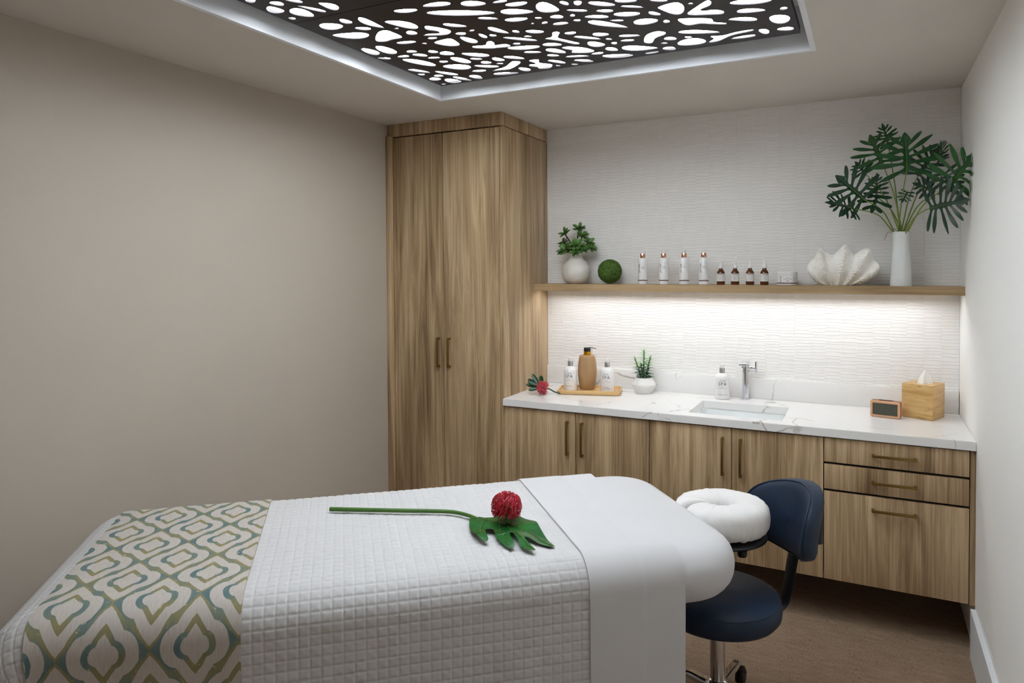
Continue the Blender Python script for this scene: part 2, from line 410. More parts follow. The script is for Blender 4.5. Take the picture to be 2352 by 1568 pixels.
# ================================================================== CEILING LIGHT
PZ, PT = 2.595, .004
PX0, PX1, PYB, PYS, PYF = .70, 2.405, -1.083, -2.118, -3.155
B1 = [(515,5,35,13,5,0),(692,25,50,13,8,0),(805,5,65,10,10,0),(683,68,62,20,10,-.2),(930,60,100,8,12,.2),(1043,40,72,18,15,.3),(862,88,85,24,12,-.3),(797,125,26,7,8,0),
(1563,73,80,13,-3,0),(1773,32,95,15,-5,.1),(2020,25,85,18,0,0),(2200,12,50,8,-8,0),(1935,88,232,18,0,-.3),(2120,125,70,8,2,0),(1160,145,45,13,12,0),(1060,178,80,22,2,0),(1330,158,95,16,20,-.5),(1535,165,115,20,10,.4),(1275,193,55,10,3,0),(1502,193,16,4,0,0),(1193,240,124,20,0,.2),(1605,223,38,13,5,0),(1895,172,82,10,5,0),(1568,287,67,9,-4,.2),(1690,294,18,4,5,0),(1745,258,32,7,-3,0),(1935,228,36,9,0,0),(2010,207,18,5,-8,0),(2085,243,32,10,22,0),(2153,240,25,7,4,0),(2190,207,75,12,14,-.2),(1990,270,62,15,15,.2),(1325,348,65,16,15,0),(1432,338,75,20,15,-.2),(1605,349,36,8,0,0),(1750,350,35,9,5,0),(1843,362,50,13,3,0),(1547,382,40,7,-3,.2),(1660,373,52,9,5,0),(1420,394,45,6,3,0),(1755,391,42,6,-2,0),(1655,422,115,15,10,.3),(2035,370,95,12,4,0),(1935,407,72,15,12,-.2),(2040,398,43,6,2,0),(1820,417,30,7,0,0),(2190,402,43,11,8,0),(2108,423,36,9,2,0),(1910,452,95,17,2,0),(2200,430,25,4,0,0),(2110,448,85,8,2,0),(1655,480,77,7,8,-.1),(2060,479,48,7,-3,0),(1840,495,80,8,8,0),(1670,503,24,6,5,0),(1787,513,33,7,0,0),(1763,534,40,10,2,0),(1945,531,65,7,10,0),(2037,520,46,11,8,0),(1883,546,57,13,5,-.1),(1820,567,17,5,0,0),(2240,496,85,8,-3,0)]
P1 = [[(1362,275),(1375,222),(1425,205),(1480,220),(1540,252),(1470,268),(1420,282)],[(1695,178),(1745,180),(1862,205),(1838,235),(1690,241),(1720,229),(1788,226),(1780,212),(1705,200)],[(1757,290),(1815,268),(1875,263),(1928,304),(1850,311)],
[(2020,312),(2100,305),(2112,285),(2136,278),(2160,290),(2168,305),(2240,298),(2270,315),(2180,324),(2140,328),(2030,325)],[(2150,478),(2235,452),(2285,415),(2340,422),(2275,465),(2210,474)]]
B2 = [(110,80,112,18,0,-.1),(105,28,75,14,-6,.1),(105,132,78,13,-4,0),(317,55,80,32,10,-.2),(428,22,33,11,15,0),(520,20,27,16,0,0),(682,27,92,14,5,.1),(845,5,75,13,0,0),(887,46,78,7,3,-.2),(1068,3,60,9,0,0),(515,71,72,8,2,0),(703,74,57,10,0,0),(255,122,25,6,0,0),(378,115,45,12,0,0),(485,106,17,8,0,0),(515,138,25,7,0,0),(648,114,82,11,0,0),(785,139,47,6,0,0),(852,96,90,15,-2,.2),(1040,92,42,11,10,0),(1150,57,90,36,3,.4),(1283,25,18,5,0,0),(1690,10,145,20,-5,-.1),(1692,73,98,14,-3,-.2),(1912,58,26,9,-8,0),(1884,128,70,30,0,-.1),(1635,131,98,13,0,.3),(1121,146,22,10,0,0),(980,146,83,20,-5,-.4),(725,166,138,15,8,-.3),(405,160,53,9,-5,.2),(216,160,11,4,0,0),(297,155,21,7,-10,0),(103,214,25,8,10,0),(230,214,63,11,2,.2),(185,247,28,5,0,0),(470,224,40,9,-4,0),(676,233,56,12,0,0),(585,256,92,8,5,-.3),(732,265,23,5,3,0),(870,242,73,8,-2,0),(766,292,20,8,0,0),(855,274,48,7,-3,0),(1145,262,43,11,0,0),(1340,217,142,12,0,-.3),(1267,252,26,6,0,0),(1105,292,24,4,0,0),(1290,285,97,23,-5,.1),(1138,328,45,11,0,0),(1640,250,84,8,-8,0),(1778,212,36,16,10,0),(1923,196,57,12,-3,0),(132,264,118,8,5,-.2),(348,302,66,11,0,0),(645,299,60,17,5,-.1),(372,345,70,13,8,-.2),(155,322,110,13,-3,.2),(216,353,60,7,0,0),(90,390,73,9,5,0),(355,375,42,7,2,0),(517,381,80,6,-2,0),(653,361,42,7,-6,0),(750,333,43,12,6,0),(940,325,123,16,0,-.3),(1022,355,47,6,-8,0),(790,377,105,12,-2,0),(560,410,66,8,3,0),(378,417,62,8,8,0),(388,443,16,4,0,0),(500,434,23,5,0,0),(162,468,42,11,8,0),(107,296,26,6,0,0)]
P2 = [[(1262,92),(1310,55),(1390,5),(1420,12),(1412,37),(1348,66),(1378,74),(1440,66),(1503,76),(1495,95),(1400,100),(1300,103)],[(1196,135),(1240,125),(1400,125),(1430,134),(1442,150),(1522,156),(1510,165),(1420,163),(1350,160),(1280,171),(1240,165)],[(300,262),(345,250),(350,222),(375,215),(398,222),(386,254),(440,270),(532,292),(500,299),(400,277)],[(968,278),(985,237),(1050,213),(1110,218),(1105,235),(1045,258),(1022,290),(985,292)],[(1405,286),(1440,263),(1418,245),(1500,240),(1600,215),(1702,200),(1690,211),(1560,240),(1470,278)],[(415,322),(460,315),(560,322),(630,342),(600,356),(500,358),(478,352),(487,341),(430,330)],[(190,410),(255,403),(262,424),(345,436),(330,460),(262,464),(250,454),(200,447),(196,437),(240,430)]]
def blob(cx, cy, a, b, rot, tp):
    r = radians(rot); o = []
    for k in range(18):
        q = 2*pi*k/18; x = a*cos(q); y = b*sin(q)*(1+tp*cos(q)) + .12*b*sin(2*q+cx)
        o.append((cx+x*cos(r)-y*sin(r), cy+x*sin(r)+y*cos(r)))
    return o
holes = []
def to_panel(poly, ox):
    o = []
    for x, y in poly:
        q = onz(ox+x*.3401, y*.3401, PZ); o.append((q.x, q.y))
    return o
for bl, po, ox in ((B1, P1, 400), (B2, P2, 1150)):
    for b in bl: holes.append(to_panel(blob(*b), ox))
    for p in po: holes.append(to_panel(catmull(p, 4), ox))
def bbox(h): xs = [p[0] for p in h]; ys = [p[1] for p in h]; return min(xs), max(xs), min(ys), max(ys)
boxes = [bbox(h) for h in holes]
def hits(b, pad=.012): return any(b[0]-pad < c[1] and b[1]+pad > c[0] and b[2]-pad < c[3] and b[3]+pad > c[2] for c in boxes)
# the part of the light beyond the picture goes on in the same pattern
rnd = random.Random(11); tries = 0
while tries < 4200:
    tries += 1
    a = rnd.choice((.014, .02, .03, .042, .05)); b_ = a*rnd.uniform(.28, .6); th = rnd.uniform(-.45, .45)
    cx_ = rnd.uniform(PX0+.07, PX1-.07); cy_ = rnd.uniform(PYF+.06, PYB-.08)
    if abs(cy_-PYS) < b_+a*abs(sin(th))+.015: continue
    h = []
    for k in range(16):
        q = 2*pi*k/16; x = a*cos(q); y = b_*sin(q)*(1+.3*cos(q)); h.append((cx_+x*cos(th)-y*sin(th), cy_+x*sin(th)+y*cos(th)))
    bb = bbox(h)
    if bb[0] < PX0+.02 or bb[1] > PX1-.02 or bb[2] < PYF+.02 or hits(bb, .008): continue
    q = (Vector((cx_, cy_, PZ))-CAM); dd = q.dot(fw); py_ = PPY-FPX*q.dot(up)/dd
    if py_ > -8: continue
    holes.append(h); boxes.append(bb)
lt = thing('ceiling_light', 'backlit dark ceiling light panel pierced with organic pebble shaped holes', 'ceiling light', ((PX0+PX1)/2, (PYB+PYF)/2, PZ))
LX, LY = (PX0+PX1)/2, (PYB+PYF)/2
def perforated(y0, y1):
    cu = bpy.data.curves.new('perforated_panel', 'CURVE'); cu.dimensions = '2D'; cu.fill_mode = 'BOTH'; cu.extrude = PT/2
    def spl(pts):
        s_ = cu.splines.new('POLY'); s_.points.add(len(pts)-1); s_.use_cyclic_u = True
        for p, q in zip(s_.points, pts): p.co = (q[0]-LX, q[1]-LY, 0, 1)
    spl([(PX0, y0), (PX1, y0), (PX1, y1), (PX0, y1)])
    for h in holes:
        b = bbox(h)
        if b[2] > y0+.004 and b[3] < y1-.004 and b[0] > PX0+.004 and b[1] < PX1-.004: spl(h)
    o = bpy.data.objects.new('tmp', cu); COL.objects.link(o)
    me = bpy.data.meshes.new_from_object(o); bpy.data.objects.remove(o); bpy.data.curves.remove(cu)
    me.materials.clear(); me.materials.append(M['panel_dark'])
    return link('perforated_panel', me, lt, (0, 0, PT/2))
perforated(PYS+.002, PYB); perforated(PYF, PYS-.002)
G().box(PX0-LX+.0125, PX1-LX-.0125, PYF-LY+.0125, PYB-LY-.0125, PT+.010, PT+.014).obj('diffuser', 'diffuser_glow', lt, 0, label='glowing white diffuser behind the panels')
for sx in (PX0+.3-LX, PX1-.3-LX):
    for sy in (PYB-.3-LY, PYF+.3-LY):
        G().lathe([(.006, PT+.0282), (.006, QT-PZ)], 10, (sx, sy, 0)).obj('hanger_rod', 'silver_satin', lt)
for sy, nm in ((PYB-LY-.006, 'edge_rail'), (PYF-LY+.006, 'edge_rail')):
    G().box(PX0-LX+.0005, PX1-LX-.0005, sy-.0055, sy+.0055, PT+.0002, PT+.024).obj(nm, 'panel_dark', lt, 0)
for sx in (PX0-LX+.006, PX1-LX-.006):
    G().box(sx-.0055, sx+.0055, PYF-LY+.012, PYB-LY-.012, PT+.0002, PT+.024).obj('edge_rail', 'panel_dark', lt, 0)
G().box(PX0-LX+.0125, PX1-LX-.0125, PYS-LY-.004, PYS-LY+.004, PT+.0002, PT+.0096).obj('cross_rail', 'panel_dark', lt, 0)

G().box(PX0-LX+.0005, PX1-LX-.0005, PYF-LY+.0005, PYB-LY-.0005, PT+.0242, PT+.028).obj('backing_plate', 'white_matte', lt, 0)

# ================================================================== CABINETS
def bar_handle(par, p, length, vertical=True):
    """square bar pull on two feet, standing off the front by 28 mm; p = middle of the bar on the door face"""
    x, y, z = p; b = .0055; g = G(); h = length/2
    if vertical:
        g.box(x-b, x+b, y-.03, y-.02, z-h, z+h, .001)
        for s in (-1, 1): g.box(x-b, x+b, y-.0205, y, z+s*(h-.006)-.006, z+s*(h-.006)+.006, .001)
    else:
        g.box(x-h, x+h, y-.03, y-.02, z-b, z+b, .001)
        for s in (-1, 1): g.box(x+s*(h-.006)-.006, x+s*(h-.006)+.006, y-.0205, y, z-b, z+b, .001)
    return g.obj('handle', 'brass', par)
# tall cupboard
tc_ = thing('wardrobe_cabinet', 'tall walnut-grain cupboard with two doors in the corner', 'cabinet', (0, 0, 0))
CRZ = 2.4686
G().box(.004, TW-.020, FY+.024, -.004, .06, CRZ-.006).obj('body', 'carcass_dark', tc_, 0)
G().box(TW-.0185, TW, FY, -.0002, .0, CRZ-.005, .0008).obj('side_panel', 'cabinet_wood', tc_)
G().box(.002, TW-.0005, FY-.002, -.0002, CRZ, RH-.0006, .0008).obj('crown_fascia', 'cabinet_wood', tc_)
G().box(.0008, .040, FY-.020, FY+.02, .0, CRZ+.002, .0008).obj('filler_strip', 'cabinet_wood', tc_)
G().box(.03, TW-.02, FY+.06, FY+.075, 0, .06).obj('plinth', 'carcass_dark', tc_, 0)
for x0, x1, hx in ((.0435, .4035, .371), (.4065, TW-.021, .4455)):
    d = G().box(x0, x1, FY, FY+.02, .065, CRZ-.008, .001).obj('door', 'cabinet_wood', tc_)
    bar_handle(d, (hx, FY, 1.16), .176)
# base units (wall hung)
CB, TOPZ = .222, CH-CT
XD = [.833, 1.2415, 1.651, 2.062, 2.4725, 3.040]
def base_unit(x0, x1, label, name='base_cabinet'):
    b = thing(name, label, 'cabinet', (x0, 0, CB), group='base cabinets under the worktop')
    return b
def F(g_, x0): return g_
for k, (i0, lab) in enumerate(((0, 'two-door base cabinet beside the tall cupboard, under the soap tray'), (2, 'two-door base cabinet directly under the sink'))):
    x0, xm, x1 = XD[i0], XD[i0+1], XD[i0+2]
    u = base_unit(x0, x1, lab)
    W_ = x1-x0; zt = TOPZ-CB
    gb = G().box(.001, W_-.001, FY+.022, -.001, .008, zt-(.0006 if k == 0 else .16))
    if k: gb.box(.001, W_-.001, FY+.022, FY+.036, zt-.16, zt-.0006)
    gb.obj('body', 'carcass_dark', u, 0)
    G().box(.001, W_-.001, FY+.022, -.001, 0, .0078).obj('bottom_panel', 'cabinet_wood', u, 0)
    m = xm-x0
    for (a, b, hx) in ((.002, m-.0015, m-.042), (m+.0015, W_-.002, m+.042)):
        d = G().box(a, b, FY, FY+.02, -.004, zt-.007, .001).obj('door', 'cabinet_wood', u)
        bar_handle(d, (hx, FY, .733-CB), .185)
    if k == 0: G().box(TW-x0+.001, -.001, FY+.004, FY+.03, -.004, zt-.001, .0008).obj('filler_strip', 'cabinet_wood', u)
u = base_unit(XD[4], XD[5], 'three-drawer base cabinet against the right wall', 'drawer_cabinet')
x0 = XD[4]; W_ = XD[5]-x0; zt = TOPZ-CB
G().box(.001, W_-.001, FY+.022, -.001, .008, zt-.0006).obj('body', 'carcass_dark', u, 0)
G().box(.001, W_-.001, FY+.022, -.001, 0, .0078).obj('bottom_panel', 'cabinet_wood', u, 0)
for z0, z1, hz in ((.761, TOPZ-.007, .8135), (.636, .750, .692), (CB-.004, .625, .568)):
    d = G().box(.002, W_-.003, FY, FY+.02, z0-CB, z1-CB, .001).obj('drawer_front', 'cabinet_wood', u)
    bar_handle(d, (2.757-x0, FY, hz-CB), .176, False)
G().box(W_+.0005, RW-x0-.0006, FY+.004, FY+.03, .212-CB, zt-.001, .0008).obj('filler_strip', 'cabinet_wood', u)

# worktop with sink cut-out
wt = thing('countertop', 'white marble-look quartz worktop with grey veins and upstand', 'worktop', (TW, 0, TOPZ))
SX0, SX1, SY0, SY1 = 1.836, 2.285, -.550, -.206
def slab():
    bm = bmesh.new(); X0, X1, Y0, Y1 = .0006, RW-TW-.0006, -.635, -.0005
    xs = [X0, SX0-TW, SX1-TW, X1]; ys = [Y0, SY0, SY1, Y1]; V_ = {}
    for k, z in enumerate((0, CT)):
        for i, x in enumerate(xs):
            for j, y in enumerate(ys): V_[i, j, k] = bm.verts.new((x, y, z))
    for i in range(3):
        for j in range(3):
            if i == 1 and j == 1: continue
            for k in (0, 1): bm.faces.new([V_[i, j, k], V_[i+1, j, k], V_[i+1, j+1, k], V_[i, j+1, k]])
    def q(a, b): bm.faces.new([V_[*a, 0], V_[*b, 0], V_[*b, 1], V_[*a, 1]])
    for i in range(3): q((i, 0), (i+1, 0)); q((i, 3), (i+1, 3)); q((0, i), (0, i+1)); q((3, i), (3, i+1))
    q((1, 1), (2, 1)); q((2, 1), (2, 2)); q((2, 2), (1, 2)); q((1, 2), (1, 1))
    bmesh.ops.recalc_face_normals(bm, faces=bm.faces[:])
    ed = [e for e in bm.edges if e.is_manifold and e.calc_face_angle(0) > 1 and max(v_.co.z for v_ in e.verts) > CT-.001]
    bmesh.ops.bevel(bm, geom=ed, offset=.0022, segments=2, affect='EDGES')
    return G().bm(bm)
slab().obj('slab', 'quartz', wt)
G().box(.0006, RW-TW-.0035, -.020, -.0022, CT+.0004, 1.0325-TOPZ, .0015).obj('upstand', 'quartz', wt)
# undermount basin
sk = thing('sink_basin', 'white rectangular undermount basin set into the worktop', 'sink', ((SX0+SX1)/2, (SY0+SY1)/2, TOPZ-.14))
hx, hy = (SX1-SX0)/2+.006, (SY1-SY0)/2+.006
def rrect(hx, hy, r, n=6):
    o = []
    for cx_, cy_, a0 in ((hx-r, hy-r, 0), (-hx+r, hy-r, pi/2), (-hx+r, -hy+r, pi), (hx-r, -hy+r, 1.5*pi)):
        for k in range(n+1): a = a0+pi/2*k/n; o.append((cx_+r*cos(a), cy_+r*sin(a)))
    return o
prof = [(.022, .1395), (.0, .1395), (-.002, .13), (-.008, .05), (-.016, .025), (-.04, .008), (-.12, .002)]
vs, fs = [], []
for ins, z in prof:
    vs += [(x, y, z) for x, y in rrect(hx+ins, hy+ins, max(.03+ins*.4, .008))]
n = 28
for i in range(len(prof)-1): fs += [(i*n+k, i*n+(k+1) % n, (i+1)*n+(k+1) % n, (i+1)*n+k) for k in range(n)]
fs.append(tuple((len(prof)-1)*n+k for k in range(n)))
G().add(vs, fs).obj('bowl', 'porcelain', sk, 50)
G().lathe([(.0, .0035), (.018, .0035), (.022, .005), (.024, .0025)], 24, (0, .03, 0), cap=False).obj('drain', 'chrome', sk)

# shelf with light channel
sh = thing('wall_shelf', 'long floating oak shelf with a lit underside', 'shelf', (TW, 0, ST-STH))
GL, GH = (-.155, -.129), .0065
prof = [(-SD, 0), (GL[0], 0), (GL[0], GH), (GL[1], GH), (GL[1], 0), (-.0022, 0), (-.0022, STH), (-SD, STH)]
G().prism(prof, .0006, RW-TW-.0006, lambda a, b, h: (h, a, b)).obj('board', 'shelf_wood', sh, 0)
G().box(.06, RW-TW-.10, GL[0]+.008, GL[1]-.008, GH-.0016, GH-.0002).obj('led_strip', 'led_glow', sh, 0, label='glowing light strip in the shelf underside')

# ================================================================== TREATMENT TABLE
TH = radians(41.0); BO = (.653, -2.215)
def bed(name, label, cat): return thing(name, label, cat, (BO[0], BO[1], 0), TH)
def bedp(u, v, z): return (BO[0]+u*cos(TH)+v*sin(TH), BO[1]+u*sin(TH)-v*cos(TH), z)
MU0, MU1, MV0, MV1, MZ = -.59, 1.528, -.045, .832, .786
tb = bed('treatment_table', 'padded massage table in a white fitted sheet standing diagonally in the room', 'massage table')
def rr4(u0, u1, v0, v1, rf, rh, n=10):
    o = []
    for cx_, cy_, r, a0 in ((u1-rh, v1-rh, rh, 0), (u0+rf, v1-rf, rf, pi/2), (u0+rf, v0+rf, rf, pi), (u1-rh, v0+rh, rh, 1.5*pi)):
        for k in range(n+1): a = a0+pi/2*k/n; o.append((cx_+r*cos(a), cy_+r*sin(a)))
    return o
prof = []
R1_, R2_ = .085, .10; ZB = .598
for k in range(7): a = pi/2*k/6; prof.append((R2_*(1-sin(a))+0.0, ZB+ (1-cos(a))*.0 + R2_*(1-cos(a))))
prof = [(.20, ZB)]+[(R2_*(1-sin(pi/2*k/7)), ZB+R2_*.95*(1-cos(pi/2*k/7))) for k in range(8)]
zt0 = MZ-R1_
prof += [(R1_*(1-cos(pi/2*k/8)), zt0+R1_*sin(pi/2*k/8)) for k in range(0, 9)]+[(.16, MZ+.002), (.30, MZ+.004)]
vs, fs = [], []; n = 44
for ins, z in prof:
    for u_, v_ in rr4(MU0+ins, MU1-ins, MV0+ins, MV1-ins, max(.12-ins, .02), max(.19-ins, .03)):
        wv = .005*noise.noise((u_*11, v_*11, z*9)) if z < .74 and u_ > 1.28 else 0
        vs.append((u_+wv, -(v_+wv), z))
for i in range(len(prof)-1): fs += [(i*n+k, i*n+(k+1) % n, (i+1)*n+(k+1) % n, (i+1)*n+k) for k in range(n)]
fs.append(tuple(range(n))); fs.append(tuple((len(prof)-1)*n+k for k in range(n)))
G().add(vs, fs).obj('mattress', 'sheet_white', tb, 60, label='mattress in a white fitted sheet')
G().box(MU0+.14, MU1-.40, -(MV1-.1), -(MV0+.1), .545, ZB-.0005, .004).obj('frame', 'black_metal', tb)
for u_ in (MU0+.25, MU1-.65):
    for v_ in (MV0+.16, MV1-.16):
        G().box(u_-.025, u_+.025, -v_-.025, -v_+.025, .0, .5448, .003).obj('leg', 'black_metal', tb)

# cloth laid over the table: flat top, rounded edges, straight hang
RD = .09
RFT = .17
def drape(a, b, off, u0=MU0-.045, v0=MV0-.006, v1=MV1+.006, hang=0.0):
    """a, b = cloth coordinates (m) -> local point and normal"""
    ui, va, vb = u0+RFT, v0+RD, v1-RD
    da = min(a-ui, 0.0); db = (b-vb) if b > vb else (b-va if b < va else 0.0)
    d = hypot(da, db); cu_, cv_ = max(a, ui), min(max(b, va), vb)
    zt = .7955
    if d < 1e-9: return Vector((cu_, -cv_, zt+off)), Vector((0, 0, 1))
    ex, ey = da/d, db/d; rd = sqrt((ex*RFT)**2+(ey*RD)**2); ph = min(d/rd, pi/2); rest = max(0, d-rd*pi/2)
    nx, nz = sin(ph), cos(ph)
    p = Vector((cu_+ex*rd*sin(ph), -(cv_+ey*rd*sin(ph)), zt-rd*(1-cos(ph))-rest))
    nrm = Vector((ex*nx, -ey*nx, nz))
    return p+nrm*off, nrm
def cloth(name, a0, a1, b0, b1, na, nb, off, disp, mat, label, cat, thick=.003, uv=False, hem=None):
    g = G(); pos = []
    for i in range(na+1):
        a = a0+(a1-a0)*i/na
        for j in range(nb+1):
            b = b0+(b1-b0)*j/nb
            p, nr = drape(a, b, off+disp(a, b)); pos.append(p)
    W = nb+1
    fs = [(i*W+j, (i+1)*W+j, (i+1)*W+j+1, i*W+j+1) for i in range(na) for j in range(nb)]
    # edge skirt so the cloth has thickness
    rim = [i*W for i in range(na+1)]+[na*W+j for j in range(1, W)]+[i*W+nb for i in range(na-1, -1, -1)]+[j for j in range(nb-1, 0, -1)]
    base = len(pos); inner = []
    for r_ in rim:
        i, j = divmod(r_, W); a = a0+(a1-a0)*i/na; b = b0+(b1-b0)*j/nb
        pos.append(drape(a, b, off-thick)[0])
    L = len(rim); fs += [(rim[k], rim[(k+1) % L], base+(k+1) % L, base+k) for k in range(L)]
    me = bpy.data.meshes.new(name); me.from_pydata([tuple(p) for p in pos], [], fs); me.materials.append(M[mat])
    for p in me.polygons: p.use_smooth = True
    if uv:
        ul = me.uv_layers.new(name='cloth')
        co = [(a0+(a1-a0)*(k//W)/na, b0+(b1-b0)*(k % W)/nb) for k in range(base)]+[(0, 0)]*L
        for lp in me.loops: ul.data[lp.index].uv = co[lp.vertex_index]
    me.set_sharp_from_angle(angle=radians(60))
    return tag(link(name, me, loc=(BO[0], BO[1], 0), rot=(0, 0, TH)), label, cat)
SQ = .0292
def puff(a, b):
    def seam(x): x = abs((x/SQ+.5) % 1.0-.5)*SQ; return 1-math.exp(-(x/.0024)**2)
    x, y = seam(a), seam(b)
    h = .0021*x*y+.0004*(x*y)*cos(2*pi*a/SQ+pi)*cos(2*pi*b/SQ+pi)
    h += .0010*noise.noise((a*19, b*19, 0)) + .0007*noise.noise((a*60, b*60, 4))*x*y
    if b > .8: h += .004*sin(a*7+1)*min((b-.8)/.3, 1)*.5
    return h
cloth('quilted_coverlet', -36*SQ, 35*SQ, -13*SQ, 46*SQ, 71*9, 59*9, .0, puff, 'quilt_white', 'white square-quilted coverlet draped over the massage table', 'bed cover')
cloth('table_runner', -.497, .004, -.40, 1.34, 40, 150, .0085, lambda a, b: .0006*noise.noise((a*14, b*14, 2))+.002*sin(a*7+1)*(min((b-.8)/.3, 1) if b > .8 else 0), 'runner_print', 'cream runner with teal and olive quatrefoil print across the table foot', 'table runner', .006, True)
def fold(a, b):
    h = .0008*noise.noise((a*9, b*7, 5))
    h += .0016/(1+math.exp((a-1.135)/.0025))           # lower layer of the turn-down ends here
    if b > .8: h += .003*sin(a*9-1)*min((b-.8)/.35, 1)
    return h
cloth('turned_down_sheet', .962, 1.268, -.30, 1.252, 90, 190, .0075, fold, 'sheet_white', 'smooth white top sheet turned down over the coverlet', 'bed sheet', .008)

# face cradle
FC = (1.650, .405, .624)
fc = thing('face_cradle', 'padded white horseshoe face rest at the head of the massage table', 'face cradle', bedp(*FC), TH)
def horseshoe(path_r, wa, ha, z, spread, n=56, m=18, puffy=1.0, ox=0, seed=0):
    g = G(); vs = []; fs = []
    pts = []; arm = 0.0; arc = 2*spread*path_r[0]; tot = arc+2*arm
    for i in range(n+1):
        l_ = tot*i/n
        if l_ < arm: q = -spread; k_ = (arm-l_)
        elif l_ > arm+arc: q = spread; k_ = l_-arm-arc
        else: q = -spread+(l_-arm)/path_r[0]; k_ = 0
        pts.append((ox+path_r[0]*cos(q)-k_, path_r[1]*sin(q)-k_*.10*(1 if q > 0 else -1), q+k_*8*(1 if q > 0 else -1), i/n))
    for i, (x, y, q, t_) in enumerate(pts):
        ta = pts[min(i+1, n)]; tb_ = pts[max(i-1, 0)]
        d = Vector((ta[0]-tb_[0], ta[1]-tb_[1], 0)).normalized(); nr = Vector((d.y, -d.x, 0))
        e = min(t_, 1-t_)*n/3; sc_ = .62+.38*sqrt(max(1-(1-min(e, 1))**2, .0))
        for k in range(m):
            a = 2*pi*k/m; ca, sa = cos(a), sin(a)
            rx = abs(ca)**.75*(1 if ca > 0 else -1); rz = abs(sa)**.75*(1 if sa > 0 else -1)
            wr = puffy*.004*noise.noise((x*22+seed, y*22, 6+sa)) + puffy*.003*noise.noise((q*9, sa*2, 3))
            if sa < -.3: wr += puffy*.0022*sin(q*34+sin(q*9)*3)*(-sa)
            p = Vector((x, y, z)) + nr*((wa*rx)*sc_+wr*ca) + Vector((0, 0, (ha*rz)*(.35+.65*sc_)+wr*sa))
            vs.append(p)
    for i in range(n):
        for k in range(m): fs.append((i*m+k, i*m+(k+1) % m, (i+1)*m+(k+1) % m, (i+1)*m+k))
    fs.append(tuple(range(m))); fs.append(tuple(n*m+k for k in range(m)))
    return g.add(vs, fs)
horseshoe((.106, .098), .069, .060, .104, radians(175), n=170, m=28).obj('cushion', 'cradle_cover', fc, 60, label='gathered white cover over a ring cushion')
g = horseshoe((.106, .098), .060, .012, .032, radians(170), puffy=0); g.obj('platform', 'black_plastic', fc)
g = G().tube([(.0, -.06, .008), (-.1, -.06, .004), (-.22, -.06, -.025)], .009).tube([(.0, .06, .008), (-.1, .06, .004), (-.22, .06, -.025)], .009).box(-.02, .02, -.09, .09, -.004, .024, .004)
g.obj('support_arm', 'black_metal', fc)
G().lathe([(.0, -.022), (.015, -.022), (.018, -.014), (.018, .0), (.009, .006), (.009, .02)], 16).obj('knob', 'black_plastic', fc, loc=(.03, -.09, .0))

# ================================================================== STOOL
S = (2.162, -1.51)
st = thing('rolling_stool', 'navy blue rolling stool with a padded backrest and chrome base', 'stool', (S[0], S[1], 0), TH)
SR, SB, STP = .222, .384, .474
g = G().lathe([(0, SB), (SR*.8, SB), (SR-.012, SB+.006), (SR, SB+.022), (SR+.003, SB+.05), (SR-.002, STP-.016), (SR-.006, STP-.0125), (SR-.012, STP-.008), (SR-.035, STP), (SR*.5, STP+.006), (0, STP+.008)], 56, cap=False)
seat = g.obj('seat', 'navy_leather', st, 60)
G().lathe([(SR-.0045+.0025*cos(q), STP-.0125+.0025*sin(q)) for q in [2*pi*k/8 for k in range(9)]], 56, cap=False).obj('piping', 'navy_leather', seat)
G().lathe([(0, SB-.03), (.055, SB-.03), (.06, SB-.02), (.06, SB-.0004), (0, SB-.0004)], 24, cap=False).obj('seat_plate', 'black_metal', st)
G().lathe([(.0275, .13), (.0275, SB-.03)], 28).obj('column', 'chrome', st)
G().lathe([(.0, .075), (.042, .075), (.045, .085), (.045, .120), (.036, .138), (.029, .142), (.0, .142)], 28, cap=False).obj('hub', 'chrome', st)
LA = [radians(82-41+72*k) for k in range(5)]
for a in LA:
    d = Vector((cos(a), sin(a), 0)); p_ = Vector((-sin(a), cos(a), 0))
    vs = []; fs = []
    secs = [(.036, .108, .019, .014), (.12, .104, .018, .012), (.20, .096, .016, .010), (.245, .088, .015, .009), (.262, .078, .010, .006)]
    for r_, z, wd, hh in secs:
        c_ = d*r_+Vector((0, 0, z))
        for sx, sz in ((-1, -1), (1, -1), (1, .2), (.6, 1), (-.6, 1), (-1, .2)): vs.append(c_+p_*(wd*sx)+Vector((0, 0, hh*sz)))
    for i in range(4): fs += [(i*6+k, i*6+(k+1) % 6, (i+1)*6+(k+1) % 6, (i+1)*6+k) for k in range(6)]
    fs += [tuple(range(6)), tuple(24+k for k in range(6))]
    leg = G().add(vs, fs).obj('leg', 'chrome', st, 40)
    c_ = d*.245
    ax_ = Vector((.012, 0, .029))
    cg = G().tube([c_+p_*-.016+ax_, c_+p_*-.014+ax_, c_+p_*-.005+ax_, c_+p_*-.003+ax_], [.025, .0285, .0285, .025], 24).tube([c_+p_*.003+ax_, c_+p_*.005+ax_, c_+p_*.014+ax_, c_+p_*.016+ax_], [.025, .0285, .0285, .025], 24)
    cg.lathe([(.007, .05), (.007, .086)], 12, tuple(c_)).tube([c_+p_*-.011+Vector((.012, 0, .046)), c_+p_*-.009+Vector((.010, 0, .060)), c_+p_*.009+Vector((.010, 0, .060)), c_+p_*.011+Vector((.012, 0, .046))], .014, 18)
    cg.obj('caster', 'black_plastic', leg)
